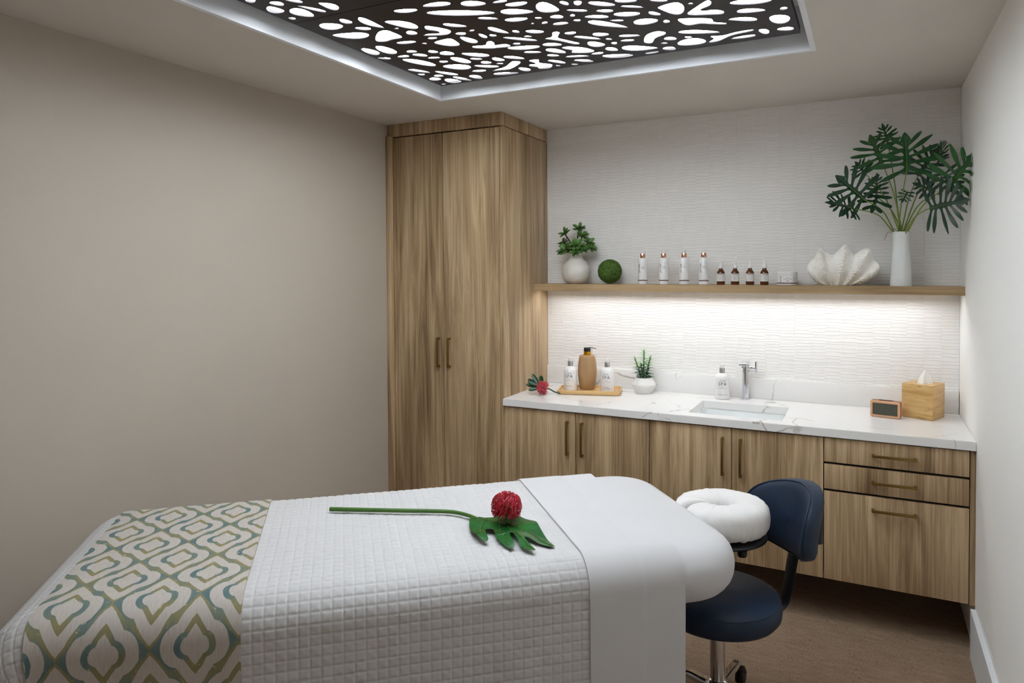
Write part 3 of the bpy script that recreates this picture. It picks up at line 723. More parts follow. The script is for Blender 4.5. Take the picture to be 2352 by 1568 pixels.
# backrest post and pad (along +x of the stool)
BK = .345
G().tube(catmull([(.10, 0, SB-.012), (.20, 0, SB-.016), (.262, 0, SB-.004), (.292, 0, SB+.05), (.318, 0, .56), (.352, 0, .70)], 6, False), .03, 10, flat=.32, upv=(0, 0, 1)).obj('post', 'black_metal', st)
def pad_pt(s, t_, side):
    # s across (-1..1), t_ up (-1..1); superellipse outline, curved round the sitter
    hw, hh = .185, .145
    return s, t_
g = G(); NS, NT_ = 40, 30; outer = []
def padpoint(q, rad, dep):
    ex = 2.9
    cx_, sx = cos(q), sin(q)
    s = abs(cx_)**(2/ex)*(1 if cx_ > 0 else -1)*rad; t_ = abs(sx)**(2/ex)*(1 if sx > 0 else -1)*rad
    y = s*.185; z = .706+t_*(.138 - .018*abs(s)); x = BK - .62*y*y/.185 + .02*t_ + dep
    return Vector((x, y, z))
rings = [(.0, -.036), (.45, -.034), (.75, -.029), (.90, -.021), (.965, -.012), (1.0, .004), (1.0, .03), (.97, .043), (.85, .05), (.4, .052), (0, .052)]
vs = []; fs = []; NQ = 56
for rad, dep in rings:
    for k in range(NQ): vs.append(padpoint(2*pi*k/NQ, max(rad, .001), dep))
for i in range(len(rings)-1): fs += [(i*NQ+k, i*NQ+(k+1) % NQ, (i+1)*NQ+(k+1) % NQ, (i+1)*NQ+k) for k in range(NQ)]
bk = G().add(vs, fs).obj('backrest', 'navy_leather', st, 60)
G().tube([padpoint(2*pi*k/72, .972, -.013) for k in range(73)], .0026, 6, False).obj('piping', 'navy_leather', bk)
G().box(BK+.035, BK+.06, -.06, .06, .62, .76, .006).obj('back_plate', 'black_plastic', bk)

# ================================================================== SHELF THINGS
SZ = ST+.0006
def arc_leaf(L, Wd, n=7, curl=.25, fold_=.25, tip=.35, prof=None):
    """simple pointed leaf along +x, lying in xy, with fold and curl"""
    vs = []; fs = []
    for i in range(n+1):
        t_ = i/n; wd = Wd*(prof(t_) if prof else sin(pi*min(t_**.7, 1))**.8 if 0 < t_ < 1 else 0)
        z = -curl*L*t_*t_; x = L*t_
        vs += [(x, -wd, z+wd*fold_), (x, 0, z), (x, wd, z+wd*fold_)]
    for i in range(n):
        fs += [(i*3, i*3+1, i*3+4, i*3+3), (i*3+1, i*3+2, i*3+5, i*3+4)]
    return vs, fs
def place(g, vf, m):
    g.add([m @ Vector(v_) for v_ in vf[0]], vf[1]); return g
def frame(p, d, nrm=Vector((0, 0, 1))):
    d = Vector(d).normalized(); y = nrm.cross(d)
    if y.length < 1e-3: y = Vector((0, 1, 0)).cross(d)
    y.normalize(); z = d.cross(y)
    return Matrix(((d.x, y.x, z.x, p[0]), (d.y, y.y, z.y, p[1]), (d.z, y.z, z.z, p[2]), (0, 0, 0, 1)))

# round vase with succulents
vx = 1.044
vb = thing('round_vase', 'round-bellied white ceramic vase at the shelf end by the cupboard', 'vase', (vx, -.105, SZ))
pr_ = [(.0, .0), (.050, .0), (.058, .003), (.076, .022), (.087, .05), (.089, .075), (.083, .105), (.066, .132), (.048, .148), (.038, .162), (.035, .178), (.036, .190), (.033, .190), (.031, .176), (.03, .16), (0, .15)]
G().lathe(pr_, 44, cap=False).obj('vase_body', 'vase_white', vb, 60)
sp_ = thing('succulent_sprigs', 'green fleshy succulent sprigs in the round white vase', 'plant', (vx, -.105, SZ+.17))
rosettes = [(-.075, -.01, .145, .05), (-.095, .02, .085, .05), (-.055, -.05, .045, .055), (-.09, -.02, .035, .05), (.01, .02, .175, .055), (.045, .0, .13, .05), (.03, -.04, .075, .06), (.085, .01, .085, .05), (.02, -.05, .03, .05), (.06, -.03, .04, .045), (.10, .0, .05, .045), (-.02, -.03, .065, .045)]
rnd = random.Random(3)
lm = {}
def succ_leaf():
    vf = arc_leaf(.046, .0105, 6, -.12, .35, prof=lambda t_: (.25+.75*sin(pi*min(t_*.85, 1)))*(1 if t_ < .8 else sqrt(max(0, 1-((t_-.8)/.2)**2))) if t_ > 0 else .2)
    me = bpy.data.meshes.new('leaf'); me.from_pydata([(a, b, c) for a, b, c in vf[0]]+[(a, b*.8, c-.004*(1 if 0 < a < .045 else 0)) for a, b, c in vf[0]], [], vf[1]+[tuple(i+len(vf[0]) for i in f)[::-1] for f in vf[1]])
    me.materials.append(M['succulent'])
    for p in me.polygons: p.use_smooth = True
    return me
SL = succ_leaf()
for (x, y, z, r_) in rosettes:
    c_ = Vector((x, y, z))
    stem = G().tube(catmull([(0+x*.1, y*.1, -.10), (x*.3, y*.3, z*.35), (x*.8, y*.85, z*.85), tuple(c_)], 5, False), .0042, 6).obj('stem', 'twig', sp_)
    axis = Vector((x*3, y*3-.25, .35)).normalized()
    for k in range(11):
        a = k*2.39996+rnd.uniform(-.3, .3); el = -.25+1.1*k/11
        t1 = axis.orthogonal().normalized(); t2 = axis.cross(t1)
        d = (t1*cos(a)+t2*sin(a))*cos(el)+axis*sin(el)
        lf = link('leaf', SL, stem); s_ = r_/.05*rnd.uniform(.8, 1.05)
        lf.matrix_local = frame(c_-axis*.006, d, axis) @ Matrix.Diagonal((s_, s_*1.05, s_, 1))
# moss ball
mb = thing('moss_ball', 'green preserved moss ball on the shelf beside the round vase', 'ornament', (1.262, -.105, SZ))
rnd = random.Random(5); R_ = .069
bm = bmesh.new(); bmesh.ops.create_icosphere(bm, subdivisions=3, radius=R_)
for q in bm.verts: q.co = q.co*(1+.03*noise.noise(q.co*60)) + Vector((0, 0, .0755))
G().bm(bm).obj('core', 'moss', mb)
g = G()
for k in range(5200):
    z = rnd.uniform(-1, 1); a = rnd.uniform(0, 2*pi); s_ = sqrt(1-z*z); d = Vector((s_*cos(a), s_*sin(a), z))
    p = d*R_*rnd.uniform(.98, 1.02)+Vector((0, 0, .0755)); t1 = d.orthogonal().normalized(); t1.rotate(Matrix.Rotation(rnd.uniform(0, 6.28), 3, d))
    tip = p+d*rnd.uniform(.002, .0062)+t1*rnd.uniform(-.003, .003); b = d.cross(t1)*.0016
    if tip.z < .0003: continue
    g.add([p+b, p-b, tip+t1*.0006, p+t1*.002], [(0, 1, 2), (1, 3, 2)])
o = g.obj('moss_tufts', 'moss', mb, 0); o['kind'] = 'stuff'

# pump bottles
pb = thing('pump_bottle', 'x', 'bottle', (0, 0, SZ), group='white pump bottles on the shelf')
r_ = .0272
bd = G().lathe([(0, 0), (r_-.002, 0), (r_, .002), (r_, .0185), (r_-.0004, .0187), (r_-.0004, .0193), (r_, .0195), (r_, .146), (r_-.003, .151), (.016, .1535), (.012, .155), (0, .155)], 40, cap=False).obj('body', 'white_plastic', pb)
G().lathe([(r_+.0003, .0195), (r_+.0003, .0252)], 40, cap=False).obj('band', 'plum', bd)
g = G(); text_cyl(g, 'privai', .0235, r_+.0004, .093, -pi/2-.48, 1.02, True); g.obj('lettering', 'ink', bd, 0)
g = G()
def branch(g, r, z0, a0, sc_=1.0):
    for pts in ([(0, 0), (-.004, .03), (-.002, .06), (.001, .085)], [(-.003, .02), (-.009, .034)], [(-.003, .033), (-.0115, .052), (-.013, .06)], [(-.002, .05), (-.009, .062), (-.0125, .07)], [(.002, .01), (.006, .04), (.004, .07)]):
        for (x0, y0), (x1, y1) in zip(pts, pts[1:]):
            L_ = hypot(x1-x0, y1-y0); nx, ny = -(y1-y0)/L_*.0005, (x1-x0)/L_*.0005
            quad = [(x0+nx, y0+ny), (x0-nx, y0-ny), (x1-nx, y1-ny), (x1+nx, y1+ny)]
            g.add([(r*cos(a0+sc_*x/r), r*sin(a0+sc_*x/r), z0+sc_*y) for x, y in quad], [(0, 1, 2, 3)])
branch(g, r_+.0004, .062, -pi/2+.62); g.obj('printed_branch', 'ink_pale', bd, 0)
def smalltext(par, lines, r, zs, size, a0):
    g = G()
    for s, z in zip(lines, zs):
        if isinstance(s, str): text_cyl(g, s, size, r, z, a0)
        else:                       # a line of print too small to read
            m_ = 6; h_ = size*.42; vs = [(r*cos(a0+x/r), r*sin(a0+x/r), z+y) for k in range(m_+1) for x in (s*(k/m_-.5),) for y in (0, h_)]
            g.add(vs, [(2*k, 2*k+2, 2*k+3, 2*k+1) for k in range(m_)])
    return g.obj('lettering', 'ink_grey' if isinstance(lines[0], str) else 'ink_soft', par, 0)
G().lathe([(.0150, .1545), (.0150, .1775), (.0143, .1785), (.010, .1785)], 32, cap=False).obj('collar', 'copper', pb)
G().lathe([(.0092, .1786), (.0092, .192), (.0086, .1955), (0, .196)], 24, cap=False).tube(catmull([(-.008, 0, .1945), (.002, 0, .1965), (.015, 0, .1955), (.025, 0, .1915)], 5, False), [.004]*5+[.0036]*5+[.0028]*6, 10, flat=.6).obj('pump_head', 'white_plastic', pb)
pl = [(1.469, -.115, 'white pump bottle with copper collar beside the moss ball', (.010, .017, .015)), (1.594, -.115, 'white pump bottle with copper collar, second from the moss ball', (.021, .022, .013)),
      (1.713, -.118, 'white pump bottle with copper collar, third from the moss ball', (.012, .022)), (1.824, -.12, 'white pump bottle with copper collar beside the brown dropper bottles', (.016, .017, .012))]
bottles = []
for i, (x, y, lab, tx) in enumerate(pl):
    b = pb if i == 0 else copy_tree(pb, (x, y, SZ), lab)
    b.location = (x, y, SZ); b['label'] = lab; b.rotation_euler = (0, 0, radians(10)); bottles.append((b, tx))
for b, tx in bottles:
    body = [c for c in b.children if c.name.startswith('body')][0]
    smalltext(body, tx, r_+.0004, [.102-.006*k for k in range(len(tx))], .0052, -pi/2+.1)
    smalltext(body, [.019], r_+.0004, [.0285], .0036, -pi/2+.25)
# dropper bottles
db = thing('dropper_bottle', 'x', 'bottle', (0, 0, SZ), group='amber dropper bottles on the shelf')
rd = .0222
G().lathe([(0, 0), (rd-.003, 0), (rd-.001, .001), (rd, .004), (rd, .062), (rd-.002, .071), (rd-.007, .0785), (.0125, .0825), (.0105, .085), (.0105, .0935), (0, .0935)], 36, cap=False).obj('body', 'amber_glass', db, 60)
lb = G().lathe([(rd+.0004, .019), (rd+.0004, .0615)], 36, cap=False).obj('paper_label', 'white_matte', db)
g = G(); text_cyl(g, 'privai', .0125, rd+.0008, .0525, -pi/2+.05); g.obj('lettering', 'ink', lb, 0)
smalltext(lb, [.008, .016, .011], rd+.0008, [.042, .0375, .029], .0042, -pi/2-.05)
G().lathe([(.0118, .0915), (.0125, .092), (.0125, .106), (.0112, .1075), (.0062, .1085), (.0056, .113), (.0050, .121), (.0046, .128), (.003, .1315), (0, .132)], 28, cap=False).obj('dropper_cap', 'white_plastic', db)
dl = [(1.918, 'amber dropper bottle nearest the white pump bottles'), (1.995, 'amber dropper bottle, second from the pump bottles'), (2.074, 'amber dropper bottle, third from the pump bottles'), (2.149, 'amber dropper bottle nearest the white jar')]
for i, (x, lab) in enumerate(dl):
    b = db if i == 0 else copy_tree(db, (x, -.118, SZ), lab)
    b.location = (x, -.118, SZ); b['label'] = lab; b.rotation_euler = (0, 0, radians((2, 10, 14, 16)[i]))
# jar
jr = thing('cosmetic_jar', 'wide white screw-lid jar beside the dropper bottles', 'jar', (2.264, -.118, SZ), radians(10)); rj = .0515
bd = G().lathe([(0, 0), (rj-.003, 0), (rj, .003), (rj, .053), (0, .053)], 48, cap=False).obj('body', 'white_plastic', jr)
G().lathe([(0, .0535), (rj+.0006, .0535), (rj+.0012, .055), (rj+.0012, .069), (rj-.001, .072), (0, .0725)], 48, cap=False).obj('lid', 'white_plastic', jr)
G().lathe([(rj+.0004, .008), (rj+.0004, .0135)], 48, cap=False).obj('band', 'plum', bd)
g = G(); text_cyl(g, 'privai', .0155, rj+.0006, .033, -pi/2-.66, 1, True); g.obj('lettering', 'ink', bd, 0)
smalltext(bd, ['velvet', 'verbena scrub', .012], rj+.0006, [.039, .031, .021], .0068, -pi/2-.02)
g = G(); branch(g, rj+.0006, .014, -pi/2+.62, .45); branch(g, rj+.0006, .014, -pi/2+.74, .4); g.obj('printed_branch', 'ink', bd, 0)

# clam shell
cs = thing('clam_shell', 'large white fluted clam shell standing on the shelf', 'shell', (2.512, -.108, SZ), radians(6))
# rim outline (m, from the middle of the foot) with 1 on a fold crest, 0 in a valley
RIM = [(-.084, .004, 0), (-.120, .030, .5), (-.150, .075, 1), (-.143, .118, .3), (-.118, .140, .25), (-.095, .190, 1), (-.066, .172, .2), (-.030, .158, 0), (.004, .190, .5), (.030, .213, 1), (.050, .180, .3), (.070, .160, 0), (.102, .182, .6), (.135, .188, 1), (.150, .150, .3), (.160, .130, .1), (.184, .100, 1), (.176, .060, .7), (.140, .028, .2), (.086, .004, 0)]
RIMF = catmull(RIM, 12, False)
def valve(front):
    NR = 84; NTH = len(RIMF)-1; vs = []; fs = []
    for i in range(NR+1):
        s_ = i/NR
        for j in range(NTH+1):
            t_ = j/NTH; rx, rz, rib = RIMF[j]; rib = min(max(rib, 0), 1)
            xb = -.078+.160*t_; q = s_**.85
            x = xb+(rx-xb)*q+.006*sin(pi*s_)*(t_-.5)*4; z = .0006+(rz-.0006)*s_
            edge = min(1, 4.2*min(t_, 1-t_))
            dep = (.022+.062*sin(min(s_*1.1, 1)*pi*.60))*(.30+.70*edge)
            dep += .040*(rib-.4)*(.35+.65*s_)*(.4+.6*edge)
            saw = (s_*13+.5*rib+.25*noise.noise((t_*9, 1, 2))) % 1.0
            dep += .013*max(0, rib-.30)*saw**1.4*min(1, s_*3)*(1 if s_ < .96 else .4)
            dep += .0018*noise.noise((t_*40, s_*45, 3 if front else 9))
            vs.append((x, -dep if front else dep*.7, z))
    W = NTH+1
    for i in range(NR):
        for j in range(NTH): fs.append((i*W+j, i*W+j+1, (i+1)*W+j+1, (i+1)*W+j))
    return vs, fs
vs, fs = valve(True)
G().add([(a, b, c) for a, b, c in vs], fs).obj('front_valve', 'shell_white', cs, 70)
vs, fs = valve(False)
G().add([(a*.93+.006, b+.002, c*.93) for a, b, c in vs], fs).obj('rear_valve', 'shell_white', cs, 70)

# tall vase with philodendron
tvx = 2.798; tvy = -.115
tv = thing('tall_vase', 'tall white vase with a woven relief holding philodendron leaves', 'vase', (tvx, tvy, SZ))
pts = [(.046, .0), (.0465, .004), (.046, .05), (.043, .12), (.038, .18), (.0355, .215), (.036, .24), (.040, .262), (.0415, .27)]
pf = catmull(pts, 9, False)
def weave(r, z, a):
    q = a*11
    return r+.0026*abs(sin(q+z*210))*abs(sin(q-z*210))
g = G().lathe([(r, z) for r, z in pf], 132, fn=weave, cap=False)
G().lathe([(.0405, .2685), (.038, .262), (.033, .24), (.031, .2), (0, .19)], 48, cap=False).obj('inner_wall', 'white_matte', tv)
g.obj('vase_body', 'porcelain', tv, 60); G().lathe([(0, .0), (.0455, .0)], 48, cap=False).obj('foot', 'porcelain', tv)

def lobed_leaf(L, Wd, lobes=6, seed=0, depth=.62, base_ang=115):
    """closed outline of a deeply lobed leaf; midrib along +x from 0 to L"""
    rn = random.Random(seed); side = []
    for k in range(lobes):
        t_ = (k+.5)/lobes
        xb = L*(.02+.74*t_); ang = radians(base_ang-78*t_+rn.uniform(-4, 4))
        ln = Wd*(sin(pi*(.22+.66*t_))**.8)*rn.uniform(.92, 1.06)
        tipx, tipy = xb+cos(ang)*ln, sin(ang)*ln
        wv = L*.335/lobes*(1.15-.30*t_)
        nx, ny = -sin(ang), cos(ang)
        side.append((xb, tipx, tipy, nx, ny, wv, ang, ln))
    up_ = [(-L*.01, .003)]
    for k, (xb, tx, ty, nx, ny, wv, ang, ln) in enumerate(side):
        def at(f, s): return (xb+cos(ang)*ln*f+nx*wv*s, sin(ang)*ln*f+ny*wv*s)
        up_ += [at(.17, .55), at(.60, 1.05), at(.91, .66), (tx, ty), at(.91, -.58), at(.60, -.95)]+([at(.19, -.5)] if k < lobes-1 else [])
        if k < lobes-1:
            nxb = side[k+1][0]; up_.append(((xb+nxb)/2+cos(ang)*ln*.085, sin(ang)*ln*.085))
    up_ += [(L*.78, Wd*.07), (L*.88, Wd*.15), (L*1.0, Wd*.09)]
    out = up_+[(L*1.10, 0)]+[(x, -y) for x, y in reversed(up_)]
    return catmull(out, 3)
def leaf_mesh(outline, L, bend=.35, cup=.25, droop=0.0, wav=.0):
    tri = geometry.tessellate_polygon([[Vector((x, y, 0)) for x, y in outline]])
    def h(x, y): return -bend*x*x/L + cup*abs(y)*.5 - droop*y*y/L + wav*sin(x/L*14)*abs(y)
    vs = [(x, y, h(x, y)) for x, y in outline]; n = len(vs)
    fs = [tuple(t_) for t_ in tri]
    # midrib raised
    vs += [(a, b, c-.0009) for a, b, c in vs[:n]]
    fs2 = [tuple(i+n for i in f)[::-1] for f in fs]
    return vs, fs+fs2+[(i, (i+1) % n, n+(i+1) % n, n+i) for i in range(n)]
ph = thing('philodendron_stems', 'dark green deeply lobed philodendron leaves in the tall white vase', 'plant', (tvx, tvy, SZ+.25))
PO = Vector((tvx, tvy, SZ+.25))
# leaf: (base px, tip px, depth y of base, y of tip, half width factor, facing, material, seed)
LEAVES = [((2040, 331), (2030, 288), -.10, -.14, .60, 'leaf_mid', 7), ((2027, 376), (2000, 317), -.15, -.20, .85, 'leaf_mid', 6),
          ((2082, 394), (2083, 314), -.20, -.27, .95, 'leaf_mid', 6), ((2108, 404), (2152, 340), -.10, -.12, .72, 'leaf_dark', 7),
          ((2165, 363), (2156, 325), -.07, -.03, .55, 'leaf_mid', 7), ((2180, 428), (2229, 362), -.33, -.46, .80, 'leaf_mid', 6),
          ((2148, 440), (2104, 420), -.16, -.20, .70, 'leaf_blue', 6), ((2135, 479), (2211, 459), -.30, -.42, .80, 'leaf_blue', 7),
          ((1986, 459), (1930, 408), -.20, -.28, .85, 'leaf_dark', 6), ((1962, 480), (1906, 460), -.22, -.30, .72, 'leaf_blue', 7),
          ((1988, 399), (1968, 374), -.12, -.16, .80, 'leaf_dark', 6), ((2013, 452), (2014, 402), -.10, -.12, .55, 'leaf_dark', 7),
          ((2016, 448), (2003, 482), -.14, -.20, .8, 'leaf_dark', 4), ((2085, 440), (2072, 462), -.16, -.18, .7, 'leaf_dark', 5), ((2168, 395), (2190, 440), -.18, -.22, .75, 'leaf_dark', 6)]
for i, (bp, tp, yb, yt, wf, mt, nl) in enumerate(LEAVES):
    A = ony(*bp, yb)-PO; B = ony(*tp, yt)-PO
    L_ = (B-A).length
    Wd = L_*wf
    out = lobed_leaf(L_*1.0, Wd, nl-1, 20+i, depth=.60)
    vf = leaf_mesh(out, L_, .12, .22, .10, .04)
    d = (B-A).normalized()
    vdir = (CAM-(A+PO)).normalized(); rn = random.Random(i)
    nrm = (vdir+Vector((rn.uniform(-.35, .35), 0, rn.uniform(.1, .5)))).normalized()
    if i == 4: nrm = (vdir+Vector((-1.2, 0, .1))).normalized()
    if i == 9: nrm = (vdir+Vector((.2, 0, 1.0))).normalized()
    m = frame(A, d, nrm)
    gl = place(G(), vf, m); lim = RW-.006-PO.x
    gl.v = [(min(a_, lim-.002+.002*math.tanh((a_-lim)*40)) if a_ > lim-.002 else a_, b_ if b_+PO.y < -.012 else -.012-PO.y, c_) for a_, b_, c_ in gl.v]
    lf = gl.obj('leaf', mt, ph, 50)
    if i in (12, 13, 14): continue
    foot = Vector((rn.uniform(-.02, .02), rn.uniform(-.015, .015), -.02)); mid = foot.lerp(A, .5)+Vector((-(A.x)*.06, 0, .02+.12*abs(A.x)))
    st_ = G().tube(catmull([tuple(foot), tuple(foot.lerp(mid, .5)+Vector((0, 0, .008))), tuple(mid), tuple(mid.lerp(A, .5)+Vector((0, 0, .006))), tuple(A)], 4, False), [.0036-.0014*k/16 for k in range(17)], 7).obj('stem', 'stem_green', lf)
    # midrib
    G().tube([m @ Vector((L_*k/8, 0, -.12*(L_*k/8)**2/L_+.0012)) for k in range(9)], [.0014*(1-.8*k/8) for k in range(9)], 5).obj('midrib', 'stem_green', lf)
for pts in ([(-.01, -.02, .01), (-.03, -.03, .035), (-.045, -.03, .03)], [(-.02, -.02, .0), (-.055, -.03, .02), (-.075, -.035, -.02)], [(.01, -.02, .01), (.02, -.025, .05), (.04, -.02, .08)], [(.025, -.02, .01), (.03, -.02, .04)]):
    G().tube(catmull(pts, 5, False), .0022, 5, flat=.4).obj('bract', 'red_bract', ph)

# ================================================================== WORKTOP THINGS
KZ = CH+.0006
# bamboo tray
ty = thing('serving_tray', 'rounded bamboo tray holding the soap bottles', 'tray', (1.180, -.232, KZ), radians(15.5))
hx, hy, r_ = .186, .107, .035
prof = [(-.010, 0), (-.004, .002), (.0, .010), (.0, .021), (-.002, .0235), (-.0085, .0235), (-.011, .021), (-.016, .0125), (-.020, .0115)]
vs, fs = [], []; n = 28
for ins, z in prof: vs += [(x, y, z) for x, y in rrect(hx+ins, hy+ins, r_+ins)]
for i in range(len(prof)-1): fs += [(i*n+k, i*n+(k+1) % n, (i+1)*n+(k+1) % n, (i+1)*n+k) for k in range(n)]
fs += [tuple(range(n)), tuple((len(prof)-1)*n+k for k in range(n))]
G().add(vs, fs).obj('tray_body', 'bamboo_wood', ty, 40)
TZ = KZ+.012
def spa_bottle(loc, label, lines, rz):
    b = thing('soap_bottle', label, 'bottle', loc, rz, 'white spa soap bottles'); r_ = .0395
    bd = G().lathe([(0, 0), (r_-.004, 0), (r_-.001, .0015), (r_, .005), (r_, .112), (r_-.002, .124), (r_-.008, .134), (r_-.016, .1405), (.018, .143), (.016, .1445), (0, .1445)], 44, cap=False).obj('body', 'white_plastic', b, 60)
    g = G(); text_cyl(g, 'THE', .0125, r_+.0004, .1005, spacing=1.5); text_cyl(g, 'SPA', .0265, r_+.0004, .0785, spacing=1.12)
    m_ = r_+.0004; g.add([(m_*cos(-pi/2+x/m_), m_*sin(-pi/2+x/m_), z) for x, z in [(-.008+.002*k, .0695) for k in range(9)]+[(.008-.002*k, .0687) for k in range(9)]], [(k, k+1, 16-k, 17-k) for k in range(8)])
    g.add([(m_*cos(-pi/2+x/m_), m_*sin(-pi/2+x/m_), z) for x, z in [(.0165+(.0055 if k % 2 == 0 else .0017)*cos(pi*k/4+.3), .0845+(.0045 if k % 2 == 0 else .0015)*sin(pi*k/4+.3)) for k in range(8)]], [tuple(range(8))])
    for s, z, sz in lines: text_cyl(g, s, sz, r_+.0004, z, spacing=1.25)
    g.obj('lettering', 'ink_grey', bd, 0)
    G().lathe([(.0155, .1447), (.0155, .1725), (.0148, .174), (.011, .174)], 30, cap=False).obj('collar', 'silver_satin', b)
    G().lathe([(.0105, .1742), (.0105, .189), (.0098, .1925), (0, .193)], 24, cap=False).tube(catmull([(-.009, 0, .191), (.002, 0, .1935), (.018, 0, .1925), (.031, 0, .188)], 5, False), [.0045]*5+[.004]*5+[.003]*6, 10, flat=.6).obj('pump_head', 'white_plastic', b)
    return b
tag3 = ('AT THE ALLISON INN', .0605, .0050)
spa_bottle((1.073, -.275, TZ), 'white lotion pump bottle on the tray, nearest the red flower', [tag3, ('LOTION', .0265, .0085)], radians(8))
spa_bottle((1.287, -.228, TZ), 'white hand sanitizer pump bottle on the right of the tray', [tag3, ('HAND', .0275, .0085), ('SANITIZER', .0185, .0085)], radians(8))
spa_bottle((1.922, -.100, KZ), 'white hand soap pump bottle beside the sink tap', [tag3, ('HAND SOAP', .024, .0085)], radians(12))
# wooden dispenser
wd_ = thing('wooden_dispenser', 'barrel shaped wooden soap dispenser with black and gold pump', 'dispenser', (1.148, -.192, TZ), radians(8))
G().lathe([(0, 0), (.040, 0), (.043, .003), (.051, .04), (.0565, .085), (.0575, .115), (.055, .15), (.0495, .185), (.046, .200), (.043, .2035), (0, .2045)], 44, cap=False).obj('body', 'beech_wood', wd_, 60)
G().lathe([(.026, .2046), (.026, .208), (.021, .2085), (.021, .224), (.019, .2265), (0, .2265)], 32, cap=False).obj('collar', 'gold', wd_)
G().lathe([(.0205, .2268), (.0205, .244), (.017, .249), (0, .2495)], 24, cap=False).tube(catmull([(-.016, 0, .243), (.0, 0, .2475), (.02, 0, .2485), (.038, 0, .247), (.053, 0, .2435)], 5, False), [.0065]*6+[.005]*8+[.004]*7, 10, flat=.55).obj('pump_head', 'black_plastic', wd_)
G().tube([(.027, -.006, .209), (.027, -.006, .243)], .0045, 10).obj('guard', 'clear_plastic', wd_)
tag(G().tube(catmull([(0, 0, .02), (-.02, .012, .055), (-.034, .02, .062), (-.040, .02, .03), (-.04, .024, .006), (.03, .045, .006), (.10, .03, .006), (.13, .012, .02), (.115, -.004, .036), (.092, .0, .03)], 6, False), .0042, 8).obj('power_cord', 'black_plastic', loc=(1.122, -.098, KZ)), 'black cord curled behind the wooden dispenser', 'cord')
# succulent pot
pt = thing('plant_pot', 'white faceted pot with fine grooves beside the tray', 'pot', (1.473, -.113, KZ))
def groove(r, z, a): return r*(1-.012*(1 if (int(a/(2*pi)*72) % 2) else 0)) if z > .003 else r
G().lathe([(0, 0), (.046, 0), (.048, .003), (.0705, .048), (.071, .052), (.0695, .056), (.048, .090), (.046, .092), (.043, .090), (.042, .08), (0, .078)], 144, fn=groove, cap=False).obj('pot_body', 'white_matte', pt, 30)
sd_ = thing('potted_sedum', 'light green spiky succulent growing in the white pot', 'plant', (1.473, -.113, KZ+.078))
G().lathe([(0, .004), (.041, .001)], 20, cap=False).obj('soil', 'soil', sd_)
me_l = {}
for nm in ('sedum_light', 'sedum_dark'):
    vf = arc_leaf(.046, .0078, 6, .55, .4); me = bpy.data.meshes.new('leaf'); me.from_pydata(vf[0], [], vf[1]); me.materials.append(M[nm]); me_l[nm] = me
    for p in me.polygons: p.use_smooth = True
rnd = random.Random(9)
for (x0, y0, x1, y1, h) in ((-.012, -.01, -.05, -.015, .125), (.0, .0, .002, .0, .172), (.012, -.006, .045, -.01, .138), (.01, .01, .028, .02, .10), (-.01, .012, -.026, .03, .09)):
    stem = G().tube(catmull([(x0, y0, .0), (x0*.6+x1*.4, y0*.6+y1*.4, h*.5), (x1, y1, h)], 5, False), .003, 6).obj('stem', 'sedum_dark', sd_)
    nl = int(h/.0042)
    for k in range(nl):
        f = .12+.88*k/(nl-1); a = k*2.39996+rnd.uniform(-.2, .2)
        p = Vector((x0+(x1-x0)*f, y0+(y1-y0)*f, h*f)); d = Vector((cos(a), sin(a), .55+.6*f*f))
        lf = link('leaf', me_l['sedum_light' if f > .5 else 'sedum_dark'], stem); s_ = (1.15-.55*f)*rnd.uniform(.85, 1.1)
        lf.matrix_local = frame(p, d) @ Matrix.Diagonal((s_, s_, s_, 1))
# tap
fx, fy = 2.043, -.055
fa = thing('sink_tap', 'chrome single-lever basin tap with flat spout', 'tap', (fx, fy, KZ), 0)
G().lathe([(0, 0), (.029, 0), (.029, .004), (.026, .006), (0, .006)], 36, cap=False).obj('base_flange', 'chrome', fa)
G().lathe([(.0185, .006), (.0185, .196), (.018, .199)], 40).obj('body', 'chrome', fa)
G().box(-.021, .021, -.108, .019, .196, .213, .004, 3).obj('spout', 'chrome', fa)
G().lathe([(.0095, .188), (.0095, .1955)], 20, (0, -.092, 0)).obj('aerator', 'chrome', fa)
G().tube([(.012, 0, .176), (.030, 0, .176), (.034, 0, .176), (.05, 0, .176)], [.014, .014, .0125, .0125], 20).obj('valve', 'chrome', fa)
G().box(.050, .060, -.016, .016, .150, .214, .003, 2).obj('lever', 'chrome', fa)
# clock
ca = radians(-11); ck = thing('alarm_clock', 'small wooden digital alarm clock with blank grey screen', 'clock', (2.732, -.243, KZ), ca)
G().box(-.066, .066, -.020, .024, .0, .080, .008, 3).obj('case', 'clock_side_wood', ck)
g = G()
ring_o = rrect(.066, .040, .009); ring_i = rrect(.055, .029, .003); n = 28
vs = [(x, -.021, z+.040) for x, z in ring_o]+[(x, -.026, z+.040) for x, z in rrect(.0645, .0385, .008)]+[(x, -.026, z+.040) for x, z in ring_i]+[(x, -.0215, z+.040) for x, z in ring_i]
fs = [(i*n+k, i*n+(k+1) % n, (i+1)*n+(k+1) % n, (i+1)*n+k) for i in range(3) for k in range(n)]
g.add(vs, fs).obj('bezel', 'clock_wood', ck, 30)
G().box(-.0555, .0555, -.0222, -.0205, .0105, .0695).obj('screen', 'screen_grey', ck, 0)
G().box(-.032, .032, -.008, .010, .0802, .0822, .0008).obj('button', 'black_plastic', ck)
